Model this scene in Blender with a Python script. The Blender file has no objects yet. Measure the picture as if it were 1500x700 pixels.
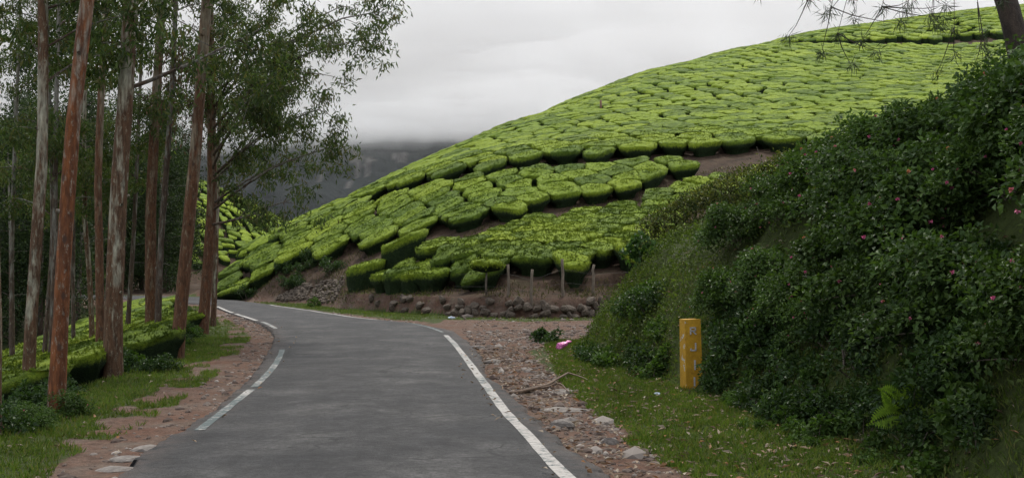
import bpy, math, random
import numpy as np
from mathutils import Vector, Matrix

# ---------------------------------------------------------------- camera, sky, sun, exposure
SC = bpy.context.scene
COL = SC.collection
CAM_H = 1.8
F = 1600.0 / 1500.0                      # focal length in picture widths
PITCH = math.atan(45.0 / 1600.0)
cam_data = bpy.data.cameras.new('camera')
cam_data.sensor_width = 36.0
cam_data.lens = 36.0 * F
cam_data.clip_start = 0.1
cam_data.clip_end = 6000.0
cam = bpy.data.objects.new('camera', cam_data)
cam.location = (0, 0, CAM_H)
cam.rotation_euler = (math.radians(90) + PITCH, 0, 0)
COL.objects.link(cam)
SC.camera = cam

SUN_EL, SUN_AZ = math.radians(60), math.radians(10)     # azimuth clockwise from +Y (ahead, to the right)
SC.world = bpy.data.worlds.new('World')
SC.world.use_nodes = True
wn = SC.world.node_tree
wn.nodes.clear()
w_out = wn.nodes.new('ShaderNodeOutputWorld')
w_bg = wn.nodes.new('ShaderNodeBackground')
w_sky = wn.nodes.new('ShaderNodeTexSky')
w_sky.sky_type = 'NISHITA'
w_sky.sun_disc = False
w_sky.sun_elevation = SUN_EL
w_sky.sun_rotation = SUN_AZ
w_sky.dust_density = 6.0
w_sky.ozone_density = 1.0
w_mix = wn.nodes.new('ShaderNodeMixRGB')
w_mix.inputs[0].default_value = 0.90                     # closed cloud deck over the clear sky
w_mix.inputs[2].default_value = (9.1, 9.7, 10.7, 1)
wn.links.new(w_sky.outputs[0], w_mix.inputs[1])
wn.links.new(w_mix.outputs[0], w_bg.inputs[0])
w_bg.inputs[1].default_value = 0.10
wn.links.new(w_bg.outputs[0], w_out.inputs[0])

sun_data = bpy.data.lights.new('sun', 'SUN')
sun_data.energy = 2.4
sun_data.angle = math.radians(12)
sun_data.color = (1.0, 0.95, 0.86)
sun = bpy.data.objects.new('sun', sun_data)
sdir = Vector((math.sin(SUN_AZ) * math.cos(SUN_EL), math.cos(SUN_AZ) * math.cos(SUN_EL), math.sin(SUN_EL)))
sun.rotation_euler = sdir.to_track_quat('Z', 'Y').to_euler()
sun.location = (30, 60, 120)
COL.objects.link(sun)

SC.view_settings.view_transform = 'Standard'
SC.view_settings.look = 'None'
SC.view_settings.exposure = 0.42
SC.view_settings.gamma = 1.0
SC.view_settings.use_curve_mapping = False
SC.cycles.use_denoising = True
SC.cycles.volume_bounces = 10
SC.cycles.max_bounces = 12
SC.cycles.diffuse_bounces = 3
SC.cycles.glossy_bounces = 2
SC.cycles.transmission_bounces = 3
SC.cycles.transparent_max_bounces = 8

# ---------------------------------------------------------------- pixel -> place
CP, SP = math.cos(PITCH), math.sin(PITCH)
def ray(u, v):
    cx, cy = (u - 750.0) / 1600.0, (350.0 - v) / 1600.0
    y = CP - cy * SP
    return cx / y, (SP + cy * CP) / y                     # dx/dy, dz/dy
def P(u, v, y):                                           # point of pixel (u, v) at distance y
    a, b = ray(u, v)
    return np.array((a * y, y, CAM_H + b * y))
def G(u, v, z=0.0):                                       # point of pixel (u, v) on the level z
    a, b = ray(u, v)
    y = (z - CAM_H) / b
    return np.array((a * y, y, z))

# ---------------------------------------------------------------- numpy helpers
def hash2(ix, iy, seed=0):
    h = (ix.astype(np.int64) * 374761393 + iy.astype(np.int64) * 668265263 + seed * 1442695041) & 0x7fffffff
    h = ((h ^ (h >> 13)) * 1274126177) & 0x7fffffff
    return ((h ^ (h >> 16)) & 0xffff) / 65535.0
def vnoise(x, y, seed=0):
    x = np.asarray(x, float); y = np.asarray(y, float)
    ix, iy = np.floor(x), np.floor(y)
    fx, fy = x - ix, y - iy
    fx = fx * fx * (3 - 2 * fx); fy = fy * fy * (3 - 2 * fy)
    a = hash2(ix, iy, seed); b = hash2(ix + 1, iy, seed); c = hash2(ix, iy + 1, seed); d = hash2(ix + 1, iy + 1, seed)
    return (a * (1 - fx) + b * fx) * (1 - fy) + (c * (1 - fx) + d * fx) * fy
def fbm(x, y, seed=0, octv=4):
    s, amp, tot = 0.0, 0.5, 0.0
    for k in range(octv):
        s = s + amp * vnoise(x * 2 ** k, y * 2 ** k, seed + k * 17); tot += amp; amp *= 0.5
    return s / tot * 2 - 1
def sstep(a, b, x):
    t = np.clip((x - a) / (b - a), 0, 1)
    return t * t * (3 - 2 * t)
def seg_dist(px, py, pts):                                # unsigned distance to a polyline, and side of the nearest segment
    best = np.full(np.shape(px), 1e9); side = np.zeros(np.shape(px)); tpar = np.zeros(np.shape(px))
    L = 0.0
    for (ax, ay), (bx, by) in zip(pts[:-1], pts[1:]):
        dx, dy = bx - ax, by - ay
        l2 = dx * dx + dy * dy
        t = np.clip(((px - ax) * dx + (py - ay) * dy) / l2, 0, 1)
        d = np.hypot(px - ax - t * dx, py - ay - t * dy)
        s = dx * (py - ay) - dy * (px - ax)
        m = d < best - 1e-9
        best = np.where(m, d, best); side = np.where(m, s, side); tpar = np.where(m, L + t * math.sqrt(l2), tpar)
        L += math.sqrt(l2)
    return best, side, tpar
def inside(px, py, poly):
    c = np.zeros(np.shape(px), bool)
    n = len(poly)
    for i in range(n):
        ax, ay = poly[i]; bx, by = poly[(i + 1) % n]
        if ay == by: continue
        cond = ((ay > py) != (by > py)) & (px < (bx - ax) * (py - ay) / (by - ay) + ax)
        c ^= cond
    return c
def poly_sd(px, py, poly):                                # positive inside
    d, _, _ = seg_dist(px, py, list(poly) + [poly[0]])
    return np.where(inside(px, py, poly), d, -d)
def tps_fit(pts, lam=0.02):
    p = np.array(pts, float); n = len(p)
    d = np.hypot(p[:, None, 0] - p[None, :, 0], p[:, None, 1] - p[None, :, 1]) / 50
    K = np.where(d > 0, d * d * np.log(d + 1e-12), 0) + lam * np.eye(n)
    Q = np.c_[np.ones(n), p[:, :2] / 50]
    A = np.zeros((n + 3, n + 3)); A[:n, :n] = K; A[:n, n:] = Q; A[n:, :n] = Q.T
    w = np.linalg.solve(A, np.r_[p[:, 2], 0, 0, 0])
    def f(x, y):
        x = np.asarray(x, float); y = np.asarray(y, float)
        r = w[n] + w[n + 1] * x / 50 + w[n + 2] * y / 50
        for i in range(n):
            d = np.hypot(x - p[i, 0], y - p[i, 1]) / 50
            r = r + w[i] * d * d * np.log(d + 1e-12)
        return r
    return f
def spline(pts, sub):
    p = np.array(pts, float); out = []
    for i in range(len(p) - 1):
        a, b = p[i], p[i + 1]
        a0 = p[i - 1] if i else 2 * a - b
        b1 = p[i + 2] if i + 2 < len(p) else 2 * b - a
        for k in range(sub):
            t = k / sub
            out.append(0.5 * (2 * a + (b - a0) * t + (2 * a0 - 5 * a + 4 * b - b1) * t * t + (3 * a - a0 - 3 * b + b1) * t ** 3))
    out.append(p[-1])
    return np.array(out)

# ---------------------------------------------------------------- mesh and object helpers
def mesh_of(name, verts, faces, mat=None, smooth=True, attrs=None):
    """faces: an (n,3) or (n,4) integer array, or a list of such arrays"""
    me = bpy.data.meshes.new(name)
    verts = np.asarray(verts, np.float32).reshape(-1, 3)
    fl = faces if isinstance(faces, list) else [faces]
    fl = [np.asarray(f, np.int32) for f in fl if len(f)]
    loops = np.concatenate([f.ravel() for f in fl])
    tot = np.concatenate([np.full(len(f), f.shape[1], np.int32) for f in fl])
    start = np.concatenate([[0], np.cumsum(tot)[:-1]]).astype(np.int32)
    me.vertices.add(len(verts)); me.vertices.foreach_set('co', verts.ravel())
    me.loops.add(len(loops)); me.loops.foreach_set('vertex_index', loops)
    me.polygons.add(len(tot)); me.polygons.foreach_set('loop_start', start); me.polygons.foreach_set('loop_total', tot)
    me.polygons.foreach_set('use_smooth', np.full(len(tot), smooth))
    for k, v in (attrs or {}).items():
        v = np.asarray(v, np.float32)
        if v.ndim == 1:
            a = me.attributes.new(k, 'FLOAT', 'POINT'); a.data.foreach_set('value', v)
        else:
            a = me.attributes.new(k, 'FLOAT_COLOR', 'POINT'); a.data.foreach_set('color', v.ravel())
    me.update(calc_edges=True)
    if mat: me.materials.append(mat)
    return me
def obj(name, me, parent=None, label=None, cat=None, group=None, kind=None, loc=None):
    o = bpy.data.objects.new(name, me)
    COL.objects.link(o)
    if parent is not None: o.parent = parent
    if loc is not None: o.location = loc
    if label: o['label'] = label
    if cat: o['category'] = cat
    if group: o['group'] = group
    if kind: o['kind'] = kind
    return o
def empty(name, loc, label, cat, group=None, rz=0.0):
    o = obj(name, None, None, label, cat, group, None, loc)
    o.rotation_euler.z = rz
    o.empty_display_size = 0.2
    return o
class MB:
    """collects tubes and boxes for one mesh"""
    def __init__(s): s.v = []; s.f = []; s.n = 0; s.t = []; s.a = []
    def add(s, v, f, t=None, a=None):
        v = np.asarray(v, float)
        s.v.append(v); (s.f if np.asarray(f).shape[1] == 4 else s.t).append(np.asarray(f) + s.n); s.n += len(v)
        s.a.append(np.zeros(len(v)) if a is None else np.asarray(a, float))
    def tube(s, path, rad, n=6, rough=0.0, seed=0, cap=True):
        path = np.asarray(path, float); m = len(path)
        rad = np.broadcast_to(np.asarray(rad, float), (m,))
        tan = np.gradient(path, axis=0); tan /= np.linalg.norm(tan, axis=1)[:, None] + 1e-9
        ref = np.array((1.0, 0, 0)) if abs(tan[0, 0]) < 0.8 else np.array((0, 1.0, 0))
        e1 = np.cross(tan, ref); e1 /= np.linalg.norm(e1, axis=1)[:, None] + 1e-9
        e2 = np.cross(tan, e1)
        ang = np.arange(n) / n * 2 * math.pi
        r = np.repeat(rad[:, None], n, 1)
        if rough:
            r = r * (1 + rough * fbm(np.repeat(np.cos(ang)[None] * 1.7, m, 0) + 5 + seed * 3.1, np.repeat((np.cumsum(np.r_[0, np.linalg.norm(np.diff(path, axis=0), axis=1)]) * 1.3)[:, None], n, 1) + np.sin(ang)[None] * 1.7, seed, 3))
        v = path[:, None] + r[..., None] * (np.cos(ang)[None, :, None] * e1[:, None] + np.sin(ang)[None, :, None] * e2[:, None])
        i = np.arange(m - 1)[:, None] * n; j = np.arange(n)[None]; k = (j + 1) % n
        f = np.stack([i + j, i + k, i + n + k, i + n + j], -1).reshape(-1, 4)
        h = np.repeat(np.linspace(0, 1, m), n)
        s.add(v.reshape(-1, 3), f[:, ::-1], a=h)
        if cap:
            c = s.n
            s.v.append(path[[0, -1]]); s.a.append(np.array((0.0, 1.0))); s.n += 2
            b = c - m * n
            jj = np.arange(n)
            s.t.append(np.stack([np.full(n, c), b + jj, b + (jj + 1) % n], -1))
            e = b + (m - 1) * n
            s.t.append(np.stack([np.full(n, c + 1), e + (jj + 1) % n, e + jj], -1))
    def mesh(s, name, mat, smooth=True):
        fs = []
        if s.f: fs.append(np.concatenate(s.f))
        if s.t: fs.append(np.concatenate(s.t))
        return mesh_of(name, np.concatenate(s.v), fs, mat, smooth, {'along': np.concatenate(s.a)})
def unit(a):
    a = np.asarray(a, float)
    return a / (np.linalg.norm(a, axis=-1, keepdims=True) + 1e-9)
def kites(pos, d, nrm, L, W, bend=0.0):
    """pointed leaves folded along the midrib: two triangles each"""
    d = unit(d); side = unit(np.cross(d, nrm)); up = np.cross(side, d)
    L = np.broadcast_to(L, (len(pos),))[:, None]; W = np.broadcast_to(W, (len(pos),))[:, None]
    mid = pos + d * L * 0.42
    v = np.stack([pos, mid + side * W / 2 + up * W * 0.22, pos + d * L - up * L * bend, mid - side * W / 2 + up * W * 0.22], 1)
    n = len(pos); b = np.arange(n)[:, None] * 4
    f = np.concatenate([b + np.array([[0, 1, 2]]), b + np.array([[0, 2, 3]])])
    return v.reshape(-1, 3), f
def join_vf(parts):
    vs, fs, n = [], [], 0
    for v, f in parts:
        vs.append(v); fs.append(np.asarray(f) + n); n += len(v)
    return np.concatenate(vs), np.concatenate(fs)
def rnd_unit(rng, n):
    return unit(rng.normal(size=(n, 3)))

# ---------------------------------------------------------------- materials
def new_mat(name):
    m = bpy.data.materials.new(name); m.use_nodes = True
    nt = m.node_tree
    return m, nt, nt.nodes['Principled BSDF']
def nd(nt, typ, ins=None, **kw):
    n = nt.nodes.new(typ)
    for k, v in kw.items(): setattr(n, k, v)
    for k, v in (ins or {}).items():
        if isinstance(v, bpy.types.NodeSocket): nt.links.new(v, n.inputs[k])
        else: n.inputs[k].default_value = v
    return n
def c4(c): return (c[0], c[1], c[2], 1.0)
def noise(nt, scale, detail=4, rough=0.6, vec=None, **kw):
    n = nd(nt, 'ShaderNodeTexNoise', {'Scale': scale, 'Detail': detail, 'Roughness': rough}, **kw)
    if vec is not None: nt.links.new(vec, n.inputs['Vector'])
    return n.outputs['Fac']
def ramp(nt, fac, stops):
    r = nd(nt, 'ShaderNodeValToRGB', {0: fac})
    el = r.color_ramp.elements
    while len(el) < len(stops): el.new(0.5)
    for e, (p, c) in zip(el, stops): e.position = p; e.color = c4(c) if not np.isscalar(c) else (c, c, c, 1)
    return r.outputs[0]
def mix(nt, fac, a, b, typ='MIX'):
    n = nd(nt, 'ShaderNodeMixRGB', blend_type=typ)
    for i, v in ((0, fac), (1, a), (2, b)):
        if isinstance(v, bpy.types.NodeSocket): nt.links.new(v, n.inputs[i])
        else: n.inputs[i].default_value = v if i == 0 else c4(v)
    return n.outputs[0]
def mth(nt, op, a, b=0.0):
    n = nd(nt, 'ShaderNodeMath', operation=op)
    for i, v in ((0, a), (1, b)):
        if isinstance(v, bpy.types.NodeSocket): nt.links.new(v, n.inputs[i])
        else: n.inputs[i].default_value = v
    return n.outputs[0]
def bump(nt, b, height, strength, dist):
    n = nd(nt, 'ShaderNodeBump', {'Strength': strength, 'Distance': dist, 'Height': height})
    nt.links.new(n.outputs[0], b.inputs['Normal'])
def tex_obj(nt): return nd(nt, 'ShaderNodeTexCoord').outputs['Object']
def world_pos(nt): return nd(nt, 'ShaderNodeNewGeometry').outputs['Position']
def attr(nt, name): return nd(nt, 'ShaderNodeAttribute', attribute_name=name)

def leaf_mat(name, cols, rough=0.55, trans=0.25, tcol=None, spec=0.18):
    m, nt, b = new_mat(name)
    geo = nd(nt, 'ShaderNodeNewGeometry')
    k = len(cols)
    col = ramp(nt, geo.outputs['Random Per Island'], [(i / max(1, k - 1), c) for i, c in enumerate(cols)])
    big = noise(nt, 0.9, 2, 0.5, geo.outputs['Position'])
    col = mix(nt, 1.0, col, ramp(nt, big, [(0.3, 0.72), (0.7, 1.25)]), 'MULTIPLY')
    nt.links.new(col, b.inputs['Base Color'])
    b.inputs['Roughness'].default_value = rough
    b.inputs['Specular IOR Level'].default_value = spec
    t = nd(nt, 'ShaderNodeBsdfTranslucent')
    tc = mix(nt, 1.0, col, tcol or (1.3, 1.5, 0.5), 'MULTIPLY')
    nt.links.new(tc, t.inputs[0])
    ms = nd(nt, 'ShaderNodeMixShader', {0: trans, 1: b.outputs[0], 2: t.outputs[0]})
    nt.links.new(ms.outputs[0], nt.nodes['Material Output'].inputs[0])
    return m
def plain_mat(name, c1, c2, scale=6.0, rough=0.8, bmp=0.3, bd=0.02, detail=5, stretch=None):
    m, nt, b = new_mat(name)
    co = tex_obj(nt)
    if stretch:
        co = nd(nt, 'ShaderNodeMapping', {'Vector': co, 'Scale': stretch}).outputs[0]
    f = noise(nt, scale, detail, 0.65, co)
    nt.links.new(ramp(nt, f, [(0.3, c1), (0.7, c2)]), b.inputs['Base Color'])
    b.inputs['Roughness'].default_value = rough
    bump(nt, b, noise(nt, scale * 3, detail, 0.7, co), bmp, bd)
    return m

# ================================================================ THE GROUND
def pl(u, y): return ((u - 750.0) / 1600.0 * y, y)        # plan point under picture column u at distance y
ROAD_PX = [((160, 700), (895, 695)), ((195, 665), (850, 665)), ((300, 605), (790, 612)), ((350, 565), (745, 570)),
           ((378, 535), (715, 545)), ((398, 503), (702, 517)), ((400, 487), (683, 497)), ((385, 476), (655, 482)),
           ((362, 466), (600, 472)), ((335, 457), (530, 465)), ((318, 450), (460, 454)), ((306, 446), (405, 447))]
RL = [(2.6, -30), (-0.5, -12), (-2.6, 1)] + [tuple(G(*a)[:2]) for a, b in ROAD_PX] + [(-20.3, 63), (-25, 69), (-34, 73), (-52, 76), (-75, 76)]
RR = [(7.6, -30), (4.6, -12), (2.3, 1)] + [tuple(G(*b)[:2]) for a, b in ROAD_PX] + [(-16.6, 65.5), (-21, 73), (-31, 78), (-52, 81), (-75, 81)]
RLs, RRs = spline(RL, 10), spline(RR, 10)
ROAD_POLY = [tuple(p) for p in RLs] + [tuple(p) for p in RRs[::-1]]

XL_Y = [-40, 4, 10, 18, 30, 40, 50, 57, 62, 68, 74, 400]
XL_X = [-1.0, -4.7, -5.2, -6.2, -8.6, -11.6, -15.4, -19.0, -23.5, -31.0, -60.0, -60.0]

W1 = [(-75, 87), (-52, 86), (-31, 82.5), (-21.5, 77), (-18, 69.5), (-15.2, 64), (-11.6, 60.2), (-9.4, 55), (-7.9, 50.8), (-4.3, 46.2),
      (-1.3, 43.0), (1.3, 42.0), (3.2, 42.6), (8, 45), (14, 49), (30, 54), (60, 58), (120, 60)]
W2 = [(-9.3, 53.8), (-6.5, 52.6), (-4.2, 51.6), (-1.0, 53.0), (1.8, 56.2), (7.3, 58.8), (13, 62), (22, 65), (40, 68), (70, 70)]

BUSH = 0.85
def top(u, v, y, h=BUSH):
    p = P(u, v, y); return (p[0], p[1], p[2] - h)
TA = tps_fit([top(510, 378, 51, 1.2), top(600, 388, 46.5), top(700, 384, 44.5), top(800, 384, 44), top(900, 376, 45.5),
              top(620, 354, 51), top(720, 335, 52.5), top(800, 314, 56), top(945, 292, 58), top(1080, 258, 61.5),
              top(1000, 350, 48), top(1200, 290, 56)], 0.01)
TH = tps_fit([top(*a) for a in (
    (330, 396, 67), (440, 374, 64.5), (560, 345, 61.5), (720, 303, 58), (830, 283, 60.5), (900, 268, 62), (990, 243, 64.5),
    (523, 297, 72), (600, 276, 68), (720, 252, 65.5), (850, 238, 66),
    (523, 284, 75), (600, 266, 71), (720, 240, 68), (850, 222, 68.5), (1000, 210, 70), (1150, 198, 71.5), (1300, 178, 76), (1450, 150, 84),
    (330, 385, 72), (380, 347, 80), (440, 313, 86), (480, 303, 84), (560, 274, 78),
    (600, 252, 80), (660, 217, 89), (740, 181, 98), (850, 141, 114), (960, 101, 132), (1080, 71, 152), (1200, 46, 172), (1340, 26, 190), (1470, 11, 205),
    (800, 195, 84), (950, 150, 100), (950, 185, 82), (1100, 150, 95), (1100, 100, 125), (1250, 130, 102), (1250, 90, 130),
    (1400, 125, 100), (1400, 95, 125), (1400, 68, 150), (1200, 62, 156),
    (330, 425, 88), (440, 335, 106), (560, 290, 100), (660, 245, 116), (850, 166, 150), (1080, 96, 195), (1340, 50, 245), (1470, 34, 262),
    (1700, 120, 90), (1700, 0, 190), (1700, 20, 250), (200, 470, 110), (330, 480, 160), (660, 330, 200), (1000, 200, 300), (1500, 120, 400))], 0.004)

BANK = [(1.75, 27.2), (1.75, 23.5), (2.05, 20.6), (2.75, 17.6), (3.35, 14.8), (3.75, 11.8), (3.9, 9), (4.3, 3), (7.5, -12), (11, -32),
        (90, -32), (90, 44), (30, 40), (14, 35), (7, 31.5), (3.2, 29.8)]
def bank_top(x, y):
    return np.clip(2.15 + 0.36 * (x - 3.0) + 0.02 * (27 - y), 1.6, 6.5)

def zg(x, y):
    x = np.asarray(x, float); y = np.asarray(y, float)
    z = -0.07 + 0.035 * fbm(x * 0.9, y * 0.9, 3) + 0.02 * fbm(x * 4, y * 4, 9, 2)
    # the valley side falls away to the left of the trees
    d = np.interp(y, XL_Y, XL_X) - x
    fall = np.where(d > 0, 0.32 * d * d / (d + 1.0), 0.0)
    fall = 17 * (1 - np.exp(-fall / 17)) * (1 + 0.08 * fbm(x * 0.06, y * 0.06, 21))
    z = z - fall
    # the country behind: valley floor and a far hill clad in tea
    far = sstep(84, 120, y) * sstep(20, -10, x - 0.25 * (y - 90))
    hill = -9 + 27.5 * np.exp(-(((x + 64) / 40) ** 2 + ((y - 178) / 48) ** 2)) + 3.0 * fbm(x * 0.012, y * 0.012, 31)
    z = z * (1 - far) + np.maximum(hill, -14) * far
    # the tea hill with its cut face along the road
    dist, side, _ = seg_dist(x, y, W1)
    dw = np.where(side > 0, dist, -dist)
    m = dw > -0.5
    if m.any():
        xs, ys, ds = x[m], y[m], dw[m]
        d2, s2, _ = seg_dist(xs, ys, W2)
        d2 = np.where(s2 > 0, d2, -d2)
        h = TH(xs, ys); a = TA(xs, ys)
        b = sstep(0.3, 3.2, d2)
        s = a * (1 - b) + h * b
        leftcut = sstep(-6.0, -10.0, xs)
        k = 2.6 * (1 - leftcut) + 0.95 * leftcut
        rough = 0.25 * fbm(xs * 0.7, ys * 0.7, 5) * sstep(0.3, 1.2, ds)
        cut = np.maximum(ds, 0) * k + rough * leftcut
        cut = np.where(leftcut < 0.5, np.minimum(cut, 0.68 + 0.22 * np.maximum(ds - 0.3, 0) + 1.6 * np.maximum(ds - 2.0, 0)), cut)
        zz = np.minimum(s, cut)
        zz = np.where(ds > 0, np.maximum(zz, -0.05), z[m])
        far2 = sstep(290, 520, np.hypot(xs, ys))
        zz = zz * (1 - far2) + np.minimum(zz, -8) * far2
        zz = np.where((ys > 96) & (xs < -15), np.maximum(zz, z[m]), zz)
        z[m] = np.where(ds > 0, zz, z[m])
    # the near bank
    db = poly_sd(x, y, BANK)
    t = bank_top(x, y)
    lump = 0.22 * fbm(x * 0.8 + 7, y * 0.8, 41) * sstep(0.2, 1.0, db)
    f = 1.5 * np.maximum(db, 0) + lump
    f = t - np.log1p(np.exp(np.clip((t - f) * 4, -30, 30))) / 4           # soft minimum with the bank's top
    z = np.where(db > 0, np.maximum(z, np.maximum(f, 0) * sstep(0, 0.25, db)), z)
    # bed under the asphalt
    return z
def zg1(x, y): return float(zg(np.array([x]), np.array([y]))[0])

def graded(lo, hi, fine_lo, fine_hi, step, grow=1.09, mx=60):
    a = list(np.arange(fine_lo, fine_hi + 1e-6, step))
    s, p = step, fine_hi
    while p < hi: s = min(s * grow, mx); p += s; a.append(p)
    s, p = step, fine_lo
    while p > lo: s = min(s * grow, mx); p -= s; a.insert(0, p)
    return np.array(a)
gx = graded(-1500, 1500, -19, 12, 0.14, 1.04)
gy = graded(-60, 1700, 7.0, 58, 0.16, 1.035)
X, Y = np.meshgrid(gx, gy)
xf, yf = X.ravel(), Y.ravel()
zf = zg(xf, yf)
rd = poly_sd(xf, yf, ROAD_POLY)
zf = np.where(rd > 0.12, np.minimum(zf, -0.10), zf)
# ---- what covers the ground: r grass, g red bare earth, b dark litter and forest floor
db = poly_sd(xf, yf, BANK)
dist, side, _ = seg_dist(xf, yf, W1); dw = np.where(side > 0, dist, -dist)
dl = np.interp(yf, XL_Y, XL_X) - xf
nz = fbm(xf * 0.55, yf * 0.55, 77)
nz2 = fbm(xf * 1.7, yf * 1.7, 78)
grass = np.zeros_like(xf)
# right verge: grass between the stony shoulder and the bank
GR = [G(765, 512)[:2], G(790, 530)[:2], G(850, 580)[:2], G(930, 640)[:2], G(1010, 690)[:2], (2.4, 5), (4.5, -10), (14, -10), (10, 20), (6, 29), (1.2, 29)]
GR = [tuple(map(float, p)) for p in GR]
grass = np.maximum(grass, sstep(-0.12, 0.22, poly_sd(xf, yf, GR) + 0.28 * nz2 + 0.1 * nz))
# grass at the foot of the stone wall and on round the bend
grass = np.maximum(grass, sstep(2.6, 1.7, -dw + 0.7 * nz) * sstep(0.1, 0.5, -dw) * sstep(0.2, 0.6, -rd) * (yf > 32))
# left verge: patches of grass outside the bare track
lv = -rd * (xf < -2)
grass = np.maximum(grass, np.where((xf < -2.5) & (yf < 60) & (dw < 0), np.maximum(sstep(1.0, 1.4, lv + 0.45 * nz2 + 0.3 * nz), sstep(-0.05, 0.2, nz2) * sstep(0.5, 0.8, lv) * 0.8), 0))
litter = np.where((dl > 1.0) & (yf < 140), 1.0, 0.0) * sstep(0.8, 2.2, dl)
litter = np.maximum(litter, np.where(db > 0, sstep(0.1, 0.8, db), 0) * 0.8)
hillside = np.where((dw > 0) & (db < 0), sstep(0.0, 0.6, dw), 0)
far_green = sstep(75, 100, yf) * np.where((dw < 0), 1, 0)
cover = np.stack([np.clip(np.maximum(grass, far_green * 0.6), 0, 1), hillside, np.clip(litter, 0, 1), np.ones_like(xf)], -1)

m_ground, nt, b = new_mat('earth and grass')
pos = world_pos(nt)
sep = nd(nt, 'ShaderNodeSeparateColor', {0: attr(nt, 'cover').outputs['Color']})
n1 = noise(nt, 1.3, 6, 0.65, pos); n2 = noise(nt, 9, 5, 0.7, pos); n3 = noise(nt, 45, 3, 0.7, pos)
dirt = ramp(nt, n1, [(0.30, (0.105, 0.052, 0.034)), (0.5, (0.112, 0.070, 0.051)), (0.72, (0.125, 0.10, 0.080))])
dirt = mix(nt, 0.8, dirt, ramp(nt, n2, [(0.3, 0.5), (0.7, 1.35)]), 'MULTIPLY')
dirt = mix(nt, 0.7, dirt, ramp(nt, n3, [(0.3, 0.6), (0.7, 1.4)]), 'MULTIPLY')
grs = ramp(nt, n2, [(0.3, (0.026, 0.034, 0.010)), (0.7, (0.055, 0.072, 0.018))])
red = ramp(nt, n1, [(0.32, (0.024, 0.018, 0.011)), (0.52, (0.056, 0.034, 0.022)), (0.72, (0.066, 0.056, 0.031))])
red = mix(nt, 0.8, red, ramp(nt, n2, [(0.3, 0.45), (0.7, 1.4)]), 'MULTIPLY')
lit = ramp(nt, n2, [(0.3, (0.018, 0.02, 0.009)), (0.7, (0.05, 0.045, 0.02))])
edge = mth(nt, 'MULTIPLY_ADD', n2, 0.7); edge.node.inputs[2].default_value = -0.35
gfac = mth(nt, 'ADD', sep.outputs[0], mth(nt, 'MULTIPLY', edge, 1.2))
gfac = ramp(nt, gfac, [(0.38, 0.0), (0.62, 1.0)])
col = mix(nt, sep.outputs[1], dirt, red)
col = mix(nt, sep.outputs[2], col, lit)
col = mix(nt, gfac, col, grs)
nt.links.new(col, b.inputs['Base Color'])
b.inputs['Roughness'].default_value = 0.95
b.inputs['Specular IOR Level'].default_value = 0.15
bump(nt, b, mth(nt, 'ADD', n2, mth(nt, 'MULTIPLY', n3, 0.5)), 0.8, 0.05)

ny, nx = X.shape
i = (np.arange(ny - 1)[:, None] * nx + np.arange(nx - 1)[None]).ravel()
gf = np.stack([i, i + 1, i + nx + 1, i + nx], -1)
obj('ground', mesh_of('ground', np.stack([xf, yf, zf], -1), gf, m_ground, True, {'cover': cover}), kind='structure')

# ================================================================ THE ROAD
def road_point(s, t):
    """s along the road (index into the smoothed edges), t 0 at the left edge to 1 at the right edge"""
    n = len(RLs) - 1
    i0 = np.clip(np.floor(s).astype(int), 0, n - 1); f = (s - i0)[..., None]
    l = RLs[i0] * (1 - f) + RLs[i0 + 1] * f; r = RRs[i0] * (1 - f) + RRs[i0 + 1] * f
    p = l + (r - l) * t[..., None]
    z = 0.035 * (1 - (2 * t - 1) ** 2) + 0.012 * fbm(p[..., 0] * 0.5, p[..., 1] * 0.5, 15, 3) - 0.008
    return np.concatenate([p, z[..., None]], -1)
ns = (len(RLs) - 1) * 10
sv = np.linspace(0, len(RLs) - 1 - 1e-6, ns)
tv = np.linspace(0, 1, 25)
S, T = np.meshgrid(sv, tv, indexing='ij')
core = road_point(S, T)
w = np.linalg.norm(RRs[np.clip(np.round(sv).astype(int), 0, len(RRs) - 1)] - RLs[np.clip(np.round(sv).astype(int), 0, len(RLs) - 1)], axis=1)
for sgn, col_i in ((0, 0), (1, -1)):
    q = core[:, col_i]
    jag = 0.08 * fbm(q[:, 0] * 1.6, q[:, 1] * 1.6, 55 + sgn, 4) + 0.05 * fbm(q[:, 0] * 6, q[:, 1] * 6, 58 + sgn, 2)
    dirv = unit(core[:, 12] - core[:, col_i])
    core[:, col_i, :2] += (dirv * (jag + 0.05)[:, None])[:, :2]
skl = core[:, :1] + unit(core[:, :1] - core[:, 12:13]) * np.array((0.10, 0.10, 0)); skl[..., 2] = -0.16
skr = core[:, -1:] + unit(core[:, -1:] - core[:, 12:13]) * np.array((0.10, 0.10, 0)); skr[..., 2] = -0.16
allp = np.concatenate([skl, core, skr], 1)
ny, nx = allp.shape[:2]
i = (np.arange(ny - 1)[:, None] * nx + np.arange(nx - 1)[None]).ravel()
rf = np.stack([i, i + 1, i + nx + 1, i + nx], -1)
across = np.broadcast_to(np.r_[0, tv, 1][None], (ny, nx)).ravel()
m_road, nt, b = new_mat('worn asphalt')
pos = world_pos(nt)
a = noise(nt, 0.7, 5, 0.6, pos); g2 = noise(nt, 60, 3, 0.8, pos); g3 = nd(nt, 'ShaderNodeTexVoronoi', {'Vector': pos, 'Scale': 75.0})
base = ramp(nt, a, [(0.32, (0.015, 0.015, 0.016)), (0.5, (0.028, 0.027, 0.027)), (0.66, (0.050, 0.048, 0.046))])
g4 = noise(nt, 14, 5, 0.8, pos)
base = mix(nt, 1.0, base, ramp(nt, g4, [(0.3, 0.45), (0.7, 1.6)]), 'MULTIPLY')
g5 = noise(nt, 2.6, 6, 0.7, pos)
base = mix(nt, 1.0, base, ramp(nt, g5, [(0.34, 0.62), (0.5, 1.0), (0.66, 1.45)]), 'MULTIPLY')
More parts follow.
